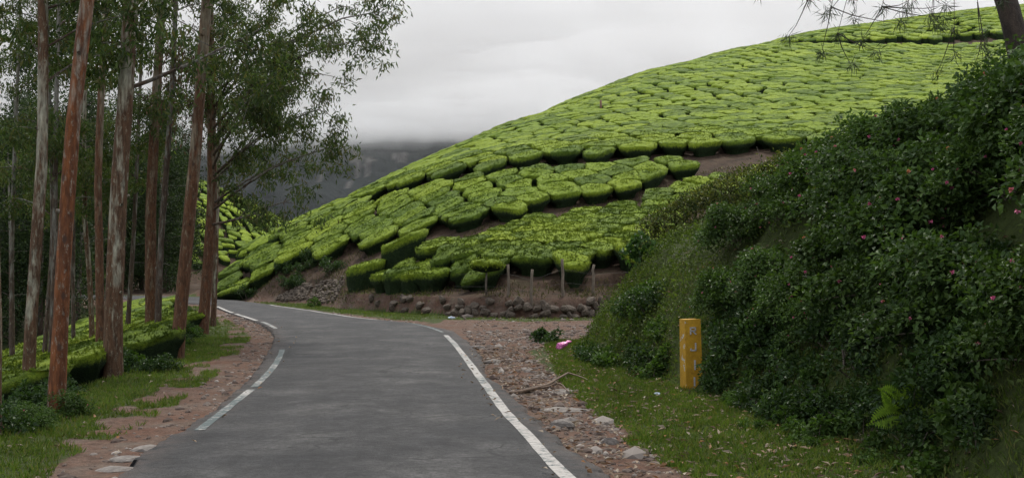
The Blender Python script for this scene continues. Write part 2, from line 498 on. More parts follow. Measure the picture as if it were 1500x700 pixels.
base = mix(nt, 1.0, base, ramp(nt, g2, [(0.3, 0.35), (0.72, 1.7)]), 'MULTIPLY')
base = mix(nt, ramp(nt, g3.outputs['Distance'], [(0.12, 0.45), (0.3, 0.0)]), base, (0.12, 0.117, 0.113))
tr = attr(nt, 'across').outputs['Fac']                     # paler, polished wheel tracks
wav = mth(nt, 'ABSOLUTE', mth(nt, 'SUBTRACT', mth(nt, 'ABSOLUTE', mth(nt, 'SUBTRACT', tr, 0.5)), 0.22))
base = mix(nt, ramp(nt, wav, [(0.0, 0.55), (0.16, 0.0)]), base, mix(nt, 1.0, base, (1.5, 1.48, 1.45), 'MULTIPLY'))
mp = nd(nt, 'ShaderNodeMapping', {'Vector': pos, 'Scale': (1.0, 0.22, 1.0)}).outputs[0]
wv = nd(nt, 'ShaderNodeVectorMath', {0: pos, 1: nd(nt, 'ShaderNodeTexNoise', {'Vector': pos, 'Scale': 1.6, 'Detail': 5.0}).outputs['Color']}, operation='ADD').outputs[0]
ck = nd(nt, 'ShaderNodeTexVoronoi', {'Vector': wv, 'Scale': 0.55}, feature='DISTANCE_TO_EDGE')
ckm = mth(nt, 'MULTIPLY', ramp(nt, ck.outputs['Distance'], [(0.008, 1.0), (0.02, 0.0)]), ramp(nt, noise(nt, 0.35, 3, 0.6, pos), [(0.45, 0.0), (0.6, 0.8)]))
base = mix(nt, ckm, base, (0.010, 0.010, 0.010))
crk = noise(nt, 1.1, 7, 0.75, mp)
base = mix(nt, ramp(nt, crk, [(0.56, 0.0), (0.66, 0.65)]), base, (0.016, 0.016, 0.017))
base = mix(nt, ramp(nt, noise(nt, 1.7, 7, 0.8, mp), [(0.60, 0.0), (0.74, 0.4)]), base, (0.105, 0.10, 0.094))
dustf = mth(nt, 'MULTIPLY', ramp(nt, mth(nt, 'ABSOLUTE', mth(nt, 'SUBTRACT', tr, 0.5)), [(0.40, 0.0), (0.5, 0.6)]), ramp(nt, noise(nt, 3, 5, 0.7, pos), [(0.4, 0.0), (0.65, 1.0)]))
base = mix(nt, dustf, base, (0.12, 0.085, 0.066))
base = mix(nt, 1.0, base, (0.82, 0.82, 0.83), 'MULTIPLY')
nt.links.new(base, b.inputs['Base Color'])
b.inputs['Roughness'].default_value = 0.82
b.inputs['Specular IOR Level'].default_value = 0.3
bump(nt, b, mth(nt, 'ADD', g2, g3.outputs['Distance']), 0.55, 0.012)
road = obj('road', mesh_of('road', allp.reshape(-1, 3), rf, m_road, True, {'across': across}), kind='structure')

m_paint, nt, b = new_mat('worn white road paint')
pos = world_pos(nt)
wr = mth(nt, 'ADD', noise(nt, 9, 7, 0.8, pos), mth(nt, 'MULTIPLY', noise(nt, 1.1, 3, 0.5, pos), 0.35))
pc = ramp(nt, noise(nt, 20, 4, 0.7, pos), [(0.3, (0.25, 0.23, 0.21)), (0.7, (0.40, 0.375, 0.345))])
wearv = attr(nt, 'wear').outputs['Fac']
f = ramp(nt, mth(nt, 'SUBTRACT', wr, wearv), [(0.47, 0.0), (0.60, 1.0)])
nt.links.new(mix(nt, f, (0.045, 0.064, 0.064), pc), b.inputs['Base Color'])
b.inputs['Roughness'].default_value = 0.8
bump(nt, b, noise(nt, 60, 3, 0.8, pos), 0.4, 0.01)
def paint(pts_px, width, name, wear, label=None):
    c = spline([G(u, v)[:2] for u, v in pts_px], 10)
    tan = unit(np.gradient(c, axis=0)); nr = np.stack([-tan[:, 1], tan[:, 0]], -1)
    jag = 0.018 * fbm(np.arange(len(c)) * 0.9, np.zeros(len(c)) + len(c), 5, 2)[:, None]
    rows = [c + nr * (k / 4 - 0.5) * (width + jag) for k in range(5)]
    p = np.stack(rows, 1)
    q = p.reshape(-1, 2)
    # height of the road surface under the paint
    d, _, tl = seg_dist(q[:, 0], q[:, 1], [tuple(a) for a in RLs])
    d2, _, _ = seg_dist(q[:, 0], q[:, 1], [tuple(a) for a in RRs])
    t = np.clip(d / (d + d2 + 1e-6), 0, 1)
    z = 0.035 * (1 - (2 * t - 1) ** 2) + 0.012 * fbm(q[:, 0] * 0.5, q[:, 1] * 0.5, 15, 3) - 0.008 + 0.006
    n, k = p.shape[:2]
    i = (np.arange(n - 1)[:, None] * k + np.arange(k - 1)[None]).ravel()
    ff = np.stack([i, i + 1, i + k + 1, i + k], -1)
    me = mesh_of(name, np.c_[q, z], ff, m_paint, True, {'wear': np.repeat(np.linspace(wear[0], wear[1], n), k)})
    o = obj(name, me, road)
    if label: o['label'] = label
paint([(960, 790), (838, 706), (775, 640), (738, 600), (705, 555), (680, 522), (664, 502), (653, 491)], 0.135, 'edge_line', (0.06, 0.12))
paint([(648, 487), (628, 479), (600, 473)], 0.12, 'edge_line', (0.22, 0.30))
paint([(552, 468), (520, 464.5), (480, 459), (440, 453), (408, 448.5), (395, 446)], 0.14, 'edge_line', (0.02, 0.0))
paint([(292, 630), (330, 600), (352, 583), (368, 571)], 0.12, 'edge_line', (0.25, 0.14))
paint([(372, 567), (390, 550), (403, 534), (412, 517), (413, 512)], 0.12, 'edge_line', (0.16, 0.25))
paint([(404, 481), (392, 474.5), (384, 471.5)], 0.13, 'edge_line', (0.14, 0.12))
paint([(376, 469.3), (360, 464), (345, 459.5)], 0.14, 'edge_line', (0.05, 0.08))
paint([(341, 458.2), (328, 453), (318, 448.6)], 0.14, 'edge_line', (0.05, 0.05))

# ================================================================ MOUNTAIN, CLOUD, MIST
m_mtn, nt, b = new_mat('wooded mountain with bare cliffs')
co = world_pos(nt)
mp = nd(nt, 'ShaderNodeMapping', {'Vector': co, 'Scale': (1, 1, 0.35)}).outputs[0]
n1 = noise(nt, 0.045, 9, 0.78, mp)
wood = ramp(nt, n1, [(0.32, (0.012, 0.017, 0.016)), (0.55, (0.024, 0.031, 0.026)), (0.75, (0.045, 0.047, 0.043))])
rk = noise(nt, 0.09, 7, 0.75, nd(nt, 'ShaderNodeMapping', {'Vector': co, 'Scale': (1.6, 1.6, 0.25)}).outputs[0])
rock = ramp(nt, rk, [(0.3, (0.05, 0.048, 0.042)), (0.5, (0.14, 0.132, 0.118)), (0.68, (0.27, 0.255, 0.23))])
nt.links.new(mix(nt, attr(nt, 'rock').outputs['Fac'], wood, rock), b.inputs['Base Color'])
b.inputs['Roughness'].default_value = 0.95
b.inputs['Specular IOR Level'].default_value = 0.1
bump(nt, b, n1, 0.9, 8.0)
mx = np.linspace(-620, 520, 330); mz = np.linspace(0, 1, 190)
U, Wz = np.meshgrid(mx, mz)
crest = 106 + 10 * sstep(-330, 60, U) + 5 * fbm(U * 0.011, U * 0, 63)
spur = 46 * np.abs(fbm(U * 0.009 + 3, Wz * 1.2, 61, 5)) + 14 * fbm(U * 0.04, Wz * 5, 65, 4)
steep = sstep(0.25, 0.55, Wz)
Ym = 640 + 170 * Wz + 130 * (1 - steep) * Wz - spur * 1.5 + 0.00028 * (U + 150) ** 2
Zm = -25 + (crest + 25) * Wz ** 1.05 + 5 * fbm(U * 0.03, Wz * 9, 67, 4)
# bare cliffs: two grey scars below the cloud
def scar(u, v, su, sv, seed):
    uu = 750 + 1600 * U / Ym; vv = 395 - 1600 * (Zm - CAM_H) / Ym
    w = 1 - np.sqrt(((uu - u) / su) ** 2 + ((vv - v) / sv) ** 2)
    return w + 0.9 * fbm(uu * 0.16, vv * 0.035, seed, 4)
rockm = np.maximum.reduce([scar(524, 243, 8, 20, 91), scar(541, 240, 8, 15, 92), scar(588, 230, 12, 10, 94), scar(511, 272, 5, 9, 95), scar(676, 196, 16, 14, 96), scar(470, 262, 4, 10, 98)])
rockm = sstep(0.0, 0.25, rockm)
ny, nx = U.shape
i = (np.arange(ny - 1)[:, None] * nx + np.arange(nx - 1)[None]).ravel()
obj('mountain', mesh_of('mountain', np.stack([U, Ym, Zm], -1).reshape(-1, 3), np.stack([i, i + 1, i + nx + 1, i + nx], -1), m_mtn, True, {'rock': rockm.ravel()}), kind='structure')

def volume_mat(name, density, col):
    m = bpy.data.materials.new(name); m.use_nodes = True
    n = m.node_tree; n.nodes.clear()
    o = n.nodes.new('ShaderNodeOutputMaterial'); v = n.nodes.new('ShaderNodeVolumePrincipled')
    v.inputs['Density'].default_value = density; v.inputs['Color'].default_value = c4(col); v.inputs['Anisotropy'].default_value = 0.2
    n.links.new(v.outputs[0], o.inputs['Volume'])
    return m
def slab(name, x0, x1, y0, y1, zlo, zhi, mat, bumpy, step, label, cat):
    xs = np.arange(x0, x1 + 1, step); ys = np.arange(y0, y1 + 1, step)
    A, B = np.meshgrid(xs, ys); n = A.size; ny, nx = A.shape
    lo = zlo + bumpy * fbm(A * 0.009 + zlo * 3.7, B * 0.006, 71, 5) * 1.6 + bumpy * 0.35 * fbm(A * 0.05, B * 0.03, 73, 3)
    lo = lo + np.clip(0.08 * (A + 90), -9, 9) * (bumpy > 0)
    hi = zhi + bumpy * 1.2 * fbm(A * 0.006, B * 0.006, 75, 4)
    v = np.concatenate([np.stack([A, B, lo], -1).reshape(-1, 3), np.stack([A, B, hi], -1).reshape(-1, 3)])
    i = (np.arange(ny - 1)[:, None] * nx + np.arange(nx - 1)[None]).ravel()
    q = [np.stack([i, i + nx, i + nx + 1, i + 1], -1), np.stack([i, i + 1, i + nx + 1, i + nx], -1) + n]
    def strip(ids): return np.stack([ids[:-1], ids[1:], ids[1:] + n, ids[:-1] + n], -1)
    q += [strip(np.arange(nx)), strip(((ny - 1) * nx + np.arange(nx))[::-1]), strip((np.arange(ny) * nx)[::-1]), strip(np.arange(ny) * nx + nx - 1)]
    return obj(name, mesh_of(name, v, np.concatenate(q), mat, False), label=label, cat=cat, kind='stuff')
slab('cloud', -1400, 1600, 260, 1500, 75, 137, volume_mat('thin cloud vapour', 0.0012, (1, 1, 1)), 11, 20, 'thin ragged cloud veiling the mountain side', 'cloud')
slab('cloud', -1405, 1605, 258, 1505, 87, 140, volume_mat('cloud vapour', 0.009, (1, 1, 1)), 13, 20, 'low grey cloud over the mountain shoulder', 'cloud')
slab('cloud', -1410, 1610, 256, 1510, 97, 144, volume_mat('thick cloud vapour', 0.024, (1, 1, 1)), 14, 20, 'thick white cloud hiding the mountain top', 'cloud')
slab('mist', -1390, 1590, 300, 1490, -60, 60, volume_mat('thin mist', 0.0003, (0.90, 0.95, 1.0)), 0, 400, 'thin blue mist in front of the wooded mountain', 'mist')

# ================================================================ TEA
m_tea, nt, b = new_mat('clipped tea, young shoots over old leaves')
pos = world_pos(nt)
fl = attr(nt, 'flush').outputs['Fac']; rv = attr(nt, 'rnd').outputs['Fac']
nf = noise(nt, 9, 6, 0.85, pos); nm = noise(nt, 2.2, 4, 0.6, pos); nl = noise(nt, 0.12, 2, 0.5, pos)
old = ramp(nt, nf, [(0.35, (0.008, 0.017, 0.006)), (0.62, (0.024, 0.042, 0.012))])
young = ramp(nt, nf, [(0.28, (0.032, 0.060, 0.009)), (0.45, (0.140, 0.205, 0.016)), (0.66, (0.275, 0.355, 0.030))])
young = mix(nt, ramp(nt, mth(nt, 'ADD', mth(nt, 'MULTIPLY', nm, 0.7), mth(nt, 'MULTIPLY', rv, 0.3)), [(0.36, 0.7), (0.54, 0.0)]), young, (0.06, 0.100, 0.012))
young = mix(nt, 1.0, young, ramp(nt, rv, [(0.0, (0.82, 0.86, 0.9)), (0.5, (1, 1, 1)), (1.0, (1.16, 1.10, 1.0))]), 'MULTIPLY')
young = mix(nt, 1.0, young, ramp(nt, nl, [(0.35, (0.86, 0.9, 0.9)), (0.65, (1.1, 1.06, 1.0))]), 'MULTIPLY')
ff = mth(nt, 'ADD', fl, mth(nt, 'MULTIPLY', mth(nt, 'SUBTRACT', nf, 0.5), 0.9))
nt.links.new(mix(nt, ramp(nt, ff, [(0.35, 0.0), (0.8, 1.0)]), old, young), b.inputs['Base Color'])
b.inputs['Roughness'].default_value = 0.75
b.inputs['Specular IOR Level'].default_value = 0.12
bump(nt, b, mth(nt, 'ADD', nf, mth(nt, 'MULTIPLY', noise(nt, 50, 2, 0.6, pos), 0.5)), 1.0, 0.10)
m_flush = leaf_mat('young tea shoots', [(0.07, 0.12, 0.012), (0.13, 0.20, 0.018), (0.20, 0.27, 0.025)], 0.45, 0.3)
m_wood = plain_mat('grey brown tea wood', (0.05, 0.038, 0.028), (0.16, 0.13, 0.10), 14, 0.9, 0.5, 0.01)

def clip_half(poly, nx_, ny_, c):                         # keep nx*x + ny*y <= c
    out = []
    for k in range(len(poly)):
        ax, ay = poly[k - 1]; bx, by = poly[k]
        da = nx_ * ax + ny_ * ay - c; dbb = nx_ * bx + ny_ * by - c
        if (da <= 0) != (dbb <= 0):
            t = da / (da - dbb); out.append((ax + (bx - ax) * t, ay + (by - ay) * t))
        if dbb <= 0: out.append((bx, by))
    return out
def tea_cells(poly, su, sv_, theta, seed, gap=(0.05, 0.34), pmerge=0.5, pcol=0.8, jit=0.28, n_out=20):
    """cells of an uneven Voronoi pattern inside a plan polygon; returns a list of (n_out, 2) outlines"""
    rr = random.Random(seed)
    p = np.array(poly); c, s = math.cos(theta), math.sin(theta)
    a = p[:, 0] * c + p[:, 1] * s; bb = -p[:, 0] * s + p[:, 1] * c
    i0, i1 = int(a.min() / su) - 2, int(a.max() / su) + 3
    j0, j1 = int(bb.min() / sv_) - 2, int(bb.max() / sv_) + 3
    pts = {}
    for i in range(i0, i1):
        off = rr.random()
        for j in range(j0, j1):
            pts[i, j] = (su * (i + rr.uniform(-jit, jit)), sv_ * (j + off + rr.uniform(-jit, jit)))
    keys = list(pts)
    la = np.array([pts[k] for k in keys])
    wx, wy = la[:, 0] * c - la[:, 1] * s, la[:, 0] * s + la[:, 1] * c
    ok = inside(wx, wy, poly)
    okset = {k for k, g_ in zip(keys, ok) if g_}
    gaps = {}
    cells = []
    R = max(su, sv_) * 1.7
    for k, good in zip(keys, ok):
        if not good: continue
        px, py = pts[k]
        cell = [(px - R, py - R), (px + R, py - R), (px + R, py + R), (px - R, py + R)]
        planes = []
        for di in (-2, -1, 0, 1, 2):
            for dj in (-3, -2, -1, 0, 1, 2, 3):
                if di == 0 and dj == 0: continue
                q = (k[0] + di, k[1] + dj)
                if q not in pts: continue
                qx, qy = pts[q]
                dx, dy = qx - px, qy - py
                L = math.hypot(dx, dy)
                if L > 2 * R or L < 1e-6: continue
                key = (k, q) if k < q else (q, k)
                if key not in gaps:
                    merge = rr.random() < (pmerge if di else pcol)
                    gaps[key] = gap[0] * rr.uniform(-0.8, 1.0) if merge else gap[1] * rr.uniform(0.6, 1.5) * max(1.0, math.hypot(px, py) / 72)
                nx_, ny_ = dx / L, dy / L
                cc = nx_ * px + ny_ * py + L / 2 - gaps[key] / 2
                cell = clip_half(cell, nx_, ny_, cc)
                planes.append((nx_, ny_, cc, 0.0 if gaps[key] < gap[0] * 1.01 and q in okset else 1.0))
                if len(cell) < 3: break
            if len(cell) < 3: break
        if len(cell) < 3: continue
        q = np.array(cell)
        area = 0.5 * abs(np.sum(q[:, 0] * np.roll(q[:, 1], -1) - np.roll(q[:, 0], -1) * q[:, 1]))
        if area < 0.22: continue
        for _ in range(2):                                # round the corners
            nxt = np.roll(q, -1, 0)
            q = np.stack([q * 0.91 + nxt * 0.09, q * 0.09 + nxt * 0.91], 1).reshape(-1, 2)
        cl = np.r_[q, q[:1]]
        acc = np.r_[0, np.cumsum(np.hypot(*np.diff(cl, axis=0).T))]
        t = np.linspace(0, acc[-1], n_out, endpoint=False)
        q = np.stack([np.interp(t, acc, cl[:, 0]), np.interp(t, acc, cl[:, 1])], -1)
        if np.sum(q[:, 0] * np.roll(q[:, 1], -1) - np.roll(q[:, 0], -1) * q[:, 1]) < 0: q = q[::-1]
        pa = np.array(planes)
        dist_ = pa[None, :, 2] - q[:, :1] * pa[None, :, 0] - q[:, 1:] * pa[None, :, 1]
        op = pa[np.argmin(dist_, 1), 3]
        op = np.maximum(op, 0.5 * (np.roll(op, 1) + np.roll(op, -1)))
        cells.append(np.concatenate([np.stack([q[:, 0] * c - q[:, 1] * s, q[:, 0] * s + q[:, 1] * c], -1), op[:, None]], -1))
    return cells
RINGS = [(0.84, -0.2, 0.0), (0.90, 0.30, 0.0), (0.975, 0.62, 0.28), (1.0, 0.85, 0.8), (0.98, 0.955, 1.0), (0.88, 1.0, 1.0), (0.55, 1.04, 1.0), (0.27, 1.05, 1.0)]
def tea_geometry(cells, height, seed, rings=RINGS, amp=0.06):
    """vertices, faces, flush, rnd for many bushes at once; every bush has the same vertex count"""
    rng = np.random.default_rng(seed)
    C3 = np.array(cells); m, n = C3.shape[:2]; k = len(rings)
    C, op = C3[..., :2], C3[..., 2]
    cen = C.mean(1)
    h = height * rng.uniform(0.95, 1.05, m)
    ls = np.array([r[0] for r in rings]); lh = np.array([r[1] for r in rings]); lf = np.array([r[2] for r in rings])
    xy = cen[:, None, None] + (C - cen[:, None])[:, None] * ls[None, :, None, None]          # m,k,n,2
    xy = np.concatenate([xy.reshape(m, k * n, 2), cen[:, None]], 1)
    # where two bushes have grown together the clipped surface runs on without a shoulder
    lh2 = np.where(lh[None, :, None] > 0.7, lh[None, :, None] * op[:, None] + np.maximum(1.0, lh)[None, :, None] * (1 - op[:, None]), lh[None, :, None])
    lf2 = np.where(lh[None, :, None] > 0.7, lf[None, :, None] * op[:, None] + (1 - op[:, None]), lf[None, :, None])
    hm = np.concatenate([np.broadcast_to(lh2, (m, k, n)).reshape(m, -1), np.full((m, 1), 1.05)], 1)
    fl = np.concatenate([np.broadcast_to(lf2, (m, k, n)).reshape(m, -1), np.ones((m, 1))], 1)
    hh = np.concatenate([np.repeat(lh, n), [1.05]])
    gz = zg(xy[..., 0].ravel(), xy[..., 1].ravel()).reshape(m, -1)
    gz = np.maximum(gz, zg(cen[:, 0], cen[:, 1])[:, None] - 0.5)
    # the plucking table is evened out: follow the smoothed slope rather than every step in the soil
    g0 = zg(cen[:, 0], cen[:, 1])
    ex = (zg(cen[:, 0] + 0.8, cen[:, 1]) - zg(cen[:, 0] - 0.8, cen[:, 1])) / 1.6
    ey = (zg(cen[:, 0], cen[:, 1] + 0.8) - zg(cen[:, 0], cen[:, 1] - 0.8)) / 1.6
    ex = np.clip(ex, -0.45, 0.45); ey = np.clip(ey, -0.45, 0.45)
    pz = g0[:, None] + (xy[..., 0] - cen[:, :1]) * ex[:, None] + (xy[..., 1] - cen[:, 1:]) * ey[:, None]
    tw = np.clip(hh / 0.6, 0, 1)[None]
    z = gz * (1 - tw) + pz * tw + hm * h[:, None]
    lum = amp * 1.3 * fbm(xy[..., 0] * 1.6, xy[..., 1] * 1.6, seed + 3, 3) * np.clip(hh, 0, 1)[None]
    z = z + lum + rng.normal(size=z.shape) * amp * 0.35 * (hh > 0.2)[None]
    xy = xy + rng.normal(size=xy.shape) * amp * 0.65 * (hh > 0.1)[None, :, None]
    v = np.concatenate([xy, z[..., None]], -1)
    i = np.arange(k - 1)[:, None] * n; j = np.arange(n)[None]; j2 = (j + 1) % n
    q = np.stack([i + j, i + j2, i + n + j2, i + n + j], -1).reshape(-1, 4)
    t = np.stack([(k - 1) * n + np.arange(n), (k - 1) * n + (np.arange(n) + 1) % n, np.full(n, k * n)], -1)
    return v, q, t, fl, rng.random(m), cen, g0, h
RAISED = [(0.55, -0.1, 0.0), (0.70, 0.30, 0.0), (0.95, 0.54, 0.15)] + RINGS[3:]
def near_bushes(cells, height, seed, name, labels, group, leaves=260, stems=(), rings=RINGS):
    v, q, t, fl, rn, cen, g0, h = tea_geometry(cells, height, seed, rings)
    rng = np.random.default_rng(seed + 1)
    for a in range(len(cells)):
        o = np.array((cen[a, 0], cen[a, 1], g0[a]))
        vv = v[a] - o
        n = 20
        # loose shoots standing out of the clipped surface
        fa = rng.integers(3 * n, len(vv) - 1, leaves)
        wgt = rng.random((leaves, 1))
        pp = vv[fa] * wgt + vv[np.clip(fa + rng.choice([1, -1, n], leaves), 0, len(vv) - 1)] * (1 - wgt)
        d = rng.normal(size=(leaves, 3)) * 0.55 + np.array((0, 0, 0.8))
        kv, kf = kites(pp - unit(d) * 0.02, d, rnd_unit(rng, leaves), rng.uniform(0.06, 0.12, leaves), rng.uniform(0.03, 0.05, leaves))
        me = mesh_of('tea_bush', np.concatenate([vv, kv]), [q, np.concatenate([t, kf + len(vv)])], m_tea, True,
                     {'flush': np.concatenate([fl[a], np.full(len(kv), 0.75 + 0.25 * rng.random())]), 'rnd': np.full(len(vv) + len(kv), rn[a])})
        lab, grp = labels(cen[a])
        ob = obj(name, me, None, lab, 'tea bush', grp, None, o)
        if stems == 'all':
            mb = MB()
            for s_ in range(3):
                an = rng.uniform(0, 6.28); r = 0.16
                mb.tube([(0.05 * math.cos(an), 0.05 * math.sin(an), -0.12), (r * 0.6 * math.cos(an), r * 0.6 * math.sin(an), h[a] * 0.35), (r * 1.5 * math.cos(an), r * 1.5 * math.sin(an), h[a] * 0.75)], [0.035, 0.028, 0.018], 5)
            obj('stem', mb.mesh('stem', m_wood), ob)
def mass_bushes(cells_h, name, label, seed):
    vs, qs, ts, fls, rns, off = [], [], [], [], [], 0
    far_r = [(0.86, -0.2, 0.0), (0.97, 0.55, 0.05), (1.0, 0.80, 0.7), (0.93, 0.99, 1.0), (0.50, 1.04, 1.0)]
    for k, (cells, hgt, far) in enumerate(cells_h):
        v, q, t, fl, rn, *_ = tea_geometry(cells, hgt, seed + k, far_r if far else RINGS, 0.06)
        m, nv = v.shape[:2]
        base = (np.arange(m) * nv)[:, None, None] + off
        vs.append(v.reshape(-1, 3)); qs.append((q[None] + base).reshape(-1, 4)); ts.append((t[None] + base).reshape(-1, 3))
        fls.append(fl.ravel()); rns.append(np.repeat(rn, nv)); off += m * nv
    me = mesh_of(name, np.concatenate(vs), [np.concatenate(qs), np.concatenate(ts)], m_tea, True, {'flush': np.concatenate(fls), 'rnd': np.concatenate(rns)})
    return obj(name, me, None, label, 'tea', None, 'stuff')

ZA = [pl(548, 49.5), pl(600, 47.3), pl(700, 45.2), pl(800, 44.6), pl(900, 45.4), pl(985, 47), pl(1010, 57), pl(960, 58.4), pl(880, 57.8), pl(800, 56.0), pl(720, 52.8), pl(640, 51.8), pl(575, 52.0)]
ZA2 = [pl(915, 58.4), pl(1010, 57.4), pl(1200, 60), pl(1210, 65), pl(1080, 64.2), pl(985, 61.0)]
ZB = [pl(322, 66.8), pl(440, 64.6), pl(560, 60.9), pl(720, 57.4), pl(830, 59.5), pl(925, 61.2), pl(1000, 64.2), pl(1010, 66.2), pl(940, 66.6), pl(850, 66.0), pl(720, 66.0), pl(600, 68.6), pl(540, 71.5),
      pl(470, 84), pl(440, 90), pl(380, 84), pl(330, 74)]
ZC = [pl(512, 74.2), pl(600, 70.2), pl(720, 67.6), pl(850, 67.6), pl(1000, 69.0), pl(1090, 70.0), pl(1180, 69.2), pl(1350, 72), pl(1560, 78), pl(1640, 150), pl(1480, 151.5), pl(1300, 153), pl(1190, 153.5), pl(1075, 160),
      pl(960, 140), pl(850, 122), pl(740, 106), pl(660, 97), pl(590, 88), pl(540, 84)]
ZC2 = [pl(1080, 162), pl(1190, 157), pl(1300, 157), pl(1480, 156.5), pl(1640, 156), pl(1680, 218), pl(1470, 215), pl(1340, 200), pl(1200, 181)]
cA = tea_cells(ZA, 1.55, 1.15, -0.55, 11, (0.07, 0.20), 0.52, 0.86)
cA2 = tea_cells(ZA2, 1.7, 1.3, -0.3, 12, (0.06, 0.24), 0.5, 0.8)
cB = tea_cells(ZB, 1.95, 1.35, 0.28, 13, (0.08, 0.22), 0.52, 0.90)
cC = tea_cells(ZC, 2.3, 1.55, 0.22, 14, (0.10, 0.30), 0.28, 0.84)
cC2 = tea_cells(ZC2, 2.3, 1.6, 0.5, 15, (0.10, 0.36), 0.40, 0.8)
LT = [(-7.2, 16.5), (-7.9, 22), (-9.4, 30), (-12.3, 40), (-15.9, 50), (-18.2, 54.2), (-19.6, 52), (-20.5, 46), (-19.0, 40), (-17.5, 33), (-15.6, 26), (-12.5, 18)]
cL = tea_cells(LT, 2.4, 1.25, 2.05, 16, (0.06, 0.18), 0.8, 0.9)
FH = [(x_, y_) for x_, y_ in ((-95, 118), (-50, 130), (-26, 160), (-30, 215), (-110, 215), (-125, 150))]
cF = tea_cells(FH, 2.1, 1.5, 0.6, 17, (0.08, 0.4), 0.4, 0.7)

# the tall clipped block at the end of the lower terrace and its lower neighbours
def blob(cx, cy, rx, ry, rot, seed, p=2.8):
    a = np.arange(20) / 20 * 2 * math.pi
    ca, sa = np.cos(a), np.sin(a)
    r = (np.abs(ca / rx) ** p + np.abs(sa / ry) ** p) ** (-1 / p) * (1 + 0.07 * fbm(ca * 1.4 + seed, sa * 1.4, seed))
    x, y = r * ca, r * sa
    c, s = math.cos(rot), math.sin(rot)
    return np.stack([cx + x * c - y * s, cy + x * s + y * c, np.ones(20)], -1)
def dist_cam(c): return float(np.hypot(*c.mean(0)[:2]))
def edge_dist(cells, line):
    c = np.array([k.mean(0)[:2] for k in cells]); d, _, t = seg_dist(c[:, 0], c[:, 1], line); return d
GA, GB, GL = 'tea bushes on the lower terrace', 'tea bushes on the hillside', 'tea bushes below the eucalyptus trees'
near_bushes(cA, BUSH, 21, 'tea_bush', lambda c: ('clipped bright green tea bush on the low terrace above the stone wall', GA), GA, 420, stems='all', rings=RAISED)
near_bushes(cA2, BUSH, 22, 'tea_bush', lambda c: ('clipped tea bush between the upper soil path and the dark hedge', 'tea bushes behind the hedge'), GA, 220)
front = [(ZB[0]), ZB[1], ZB[2], ZB[3], ZB[4], ZB[5], ZB[6]]
oB = np.argsort(edge_dist(cB, front))
nB = 80
near_bushes([cB[i] for i in oB[:nB]], BUSH, 23, 'tea_bush', lambda c: ('clipped tea bush along the earth cut above the lower terrace', GB), GB, 320, stems='all', rings=RAISED)
vis = [i for i, c in enumerate(cC) if c.mean(0)[0] / c.mean(0)[1] < 0.27]
oC = sorted(vis, key=lambda i: edge_dist([cC[i]], [ZC[0], ZC[1], ZC[2], ZC[3], ZC[4], ZC[5], ZC[6]])[0])
nC = 60
near_bushes([cC[i] for i in oC[:nC]], 0.95, 24, 'tea_bush', lambda c: ('clipped tea bush fronting the main slope above the soil path', 'tea bushes fronting the main slope'), GB, 320, stems='all', rings=RAISED)
oL = sorted(range(len(cL)), key=lambda i: dist_cam(cL[i]))
near_bushes([cL[i] for i in oL[:60]], 0.55, 25, 'tea_bush', lambda c: ('low bright green tea bush on the slope below the eucalyptus trees', GL), GL, 420)
used_c = set(oC[:nC])
mass = [([cB[i] for i in oB[nB:]], BUSH, False), ([cC[i] for i in range(len(cC)) if i not in used_c and dist_cam(cC[i]) < 100], 0.92, False),
        ([cC[i] for i in range(len(cC)) if i not in used_c and dist_cam(cC[i]) >= 100], 0.95, True), (cC2, 1.05, True), (cF, 0.9, True)]
if len(oL) > 60: mass.append(([cL[i] for i in oL[60:]], 0.6, False))
mass_bushes(mass, 'tea_plantation', 'rows of clipped green tea covering the hills', 31)
def special(u, y, rx, ry, rot, hgt, seed, label, stem=False):
    x0, y0 = pl(u, y)
    near_bushes([blob(x0, y0, rx, ry, rot, seed)], hgt, seed, 'tea_bush', lambda c: (label, GA), GA, 500, stems='all')
special(537, 51.9, 0.92, 0.7, 0.1, 1.15, 41, 'tall block shaped tea bush with sheer dark sides at the terrace end')
special(592, 52.3, 1.15, 0.5, 0.25, 1.15, 42, 'long narrow tea bush beside the tall block shaped one')
special(588, 48.6, 0.75, 0.6, 0.1, 0.95, 43, 'rounded tea bush at the front corner of the terrace')
special(604, 47.9, 0.5, 0.45, 0.1, 0.9, 44, 'small rounded tea bush pushed against the terrace corner bush')
# the mushroom shaped bush on a bare stem
x0, y0 = pl(712, 43.9); z0 = zg1(x0, y0)
pz = P(712, 390, 43.9)[2]
rng = np.random.default_rng(5)
o = empty('tea_bush', (x0, y0, z0), 'mushroom shaped tea bush on one bare stem above the wall', 'tea bush', GA)
C0 = blob(0, 0, 0.72, 0.5, 0, 3, 2.2)[:, :2]
rs = [(0.25, -0.22, 0.0), (0.7, -0.16, 0.1), (0.96, -0.02, 0.5), (1.0, 0.08, 0.9), (0.88, 0.19, 1.0), (0.55, 0.27, 1.0)]
vv = np.concatenate([np.c_[C0 * s_, np.full(20, h_)] for s_, h_, _ in rs] + [np.array([[0, 0, 0.3]])]); vv += rng.normal(size=vv.shape) * 0.025
vv[:, 2] += pz - z0
kk = np.arange(5)[:, None] * 20; jj = np.arange(20)[None]
q = np.stack([kk + jj, kk + (jj + 1) % 20, kk + 20 + (jj + 1) % 20, kk + 20 + jj], -1).reshape(-1, 4)
t = np.stack([100 + np.arange(20), 100 + (np.arange(20) + 1) % 20, np.full(20, 120)], -1)
fa = rng.integers(40, 120, 400); d = rng.normal(size=(400, 3)) * 0.6 + np.array((0, 0, 0.6))
kv, kf = kites(vv[fa] + rng.normal(size=(400, 3)) * 0.05, d, rnd_unit(rng, 400), 0.1, 0.045)
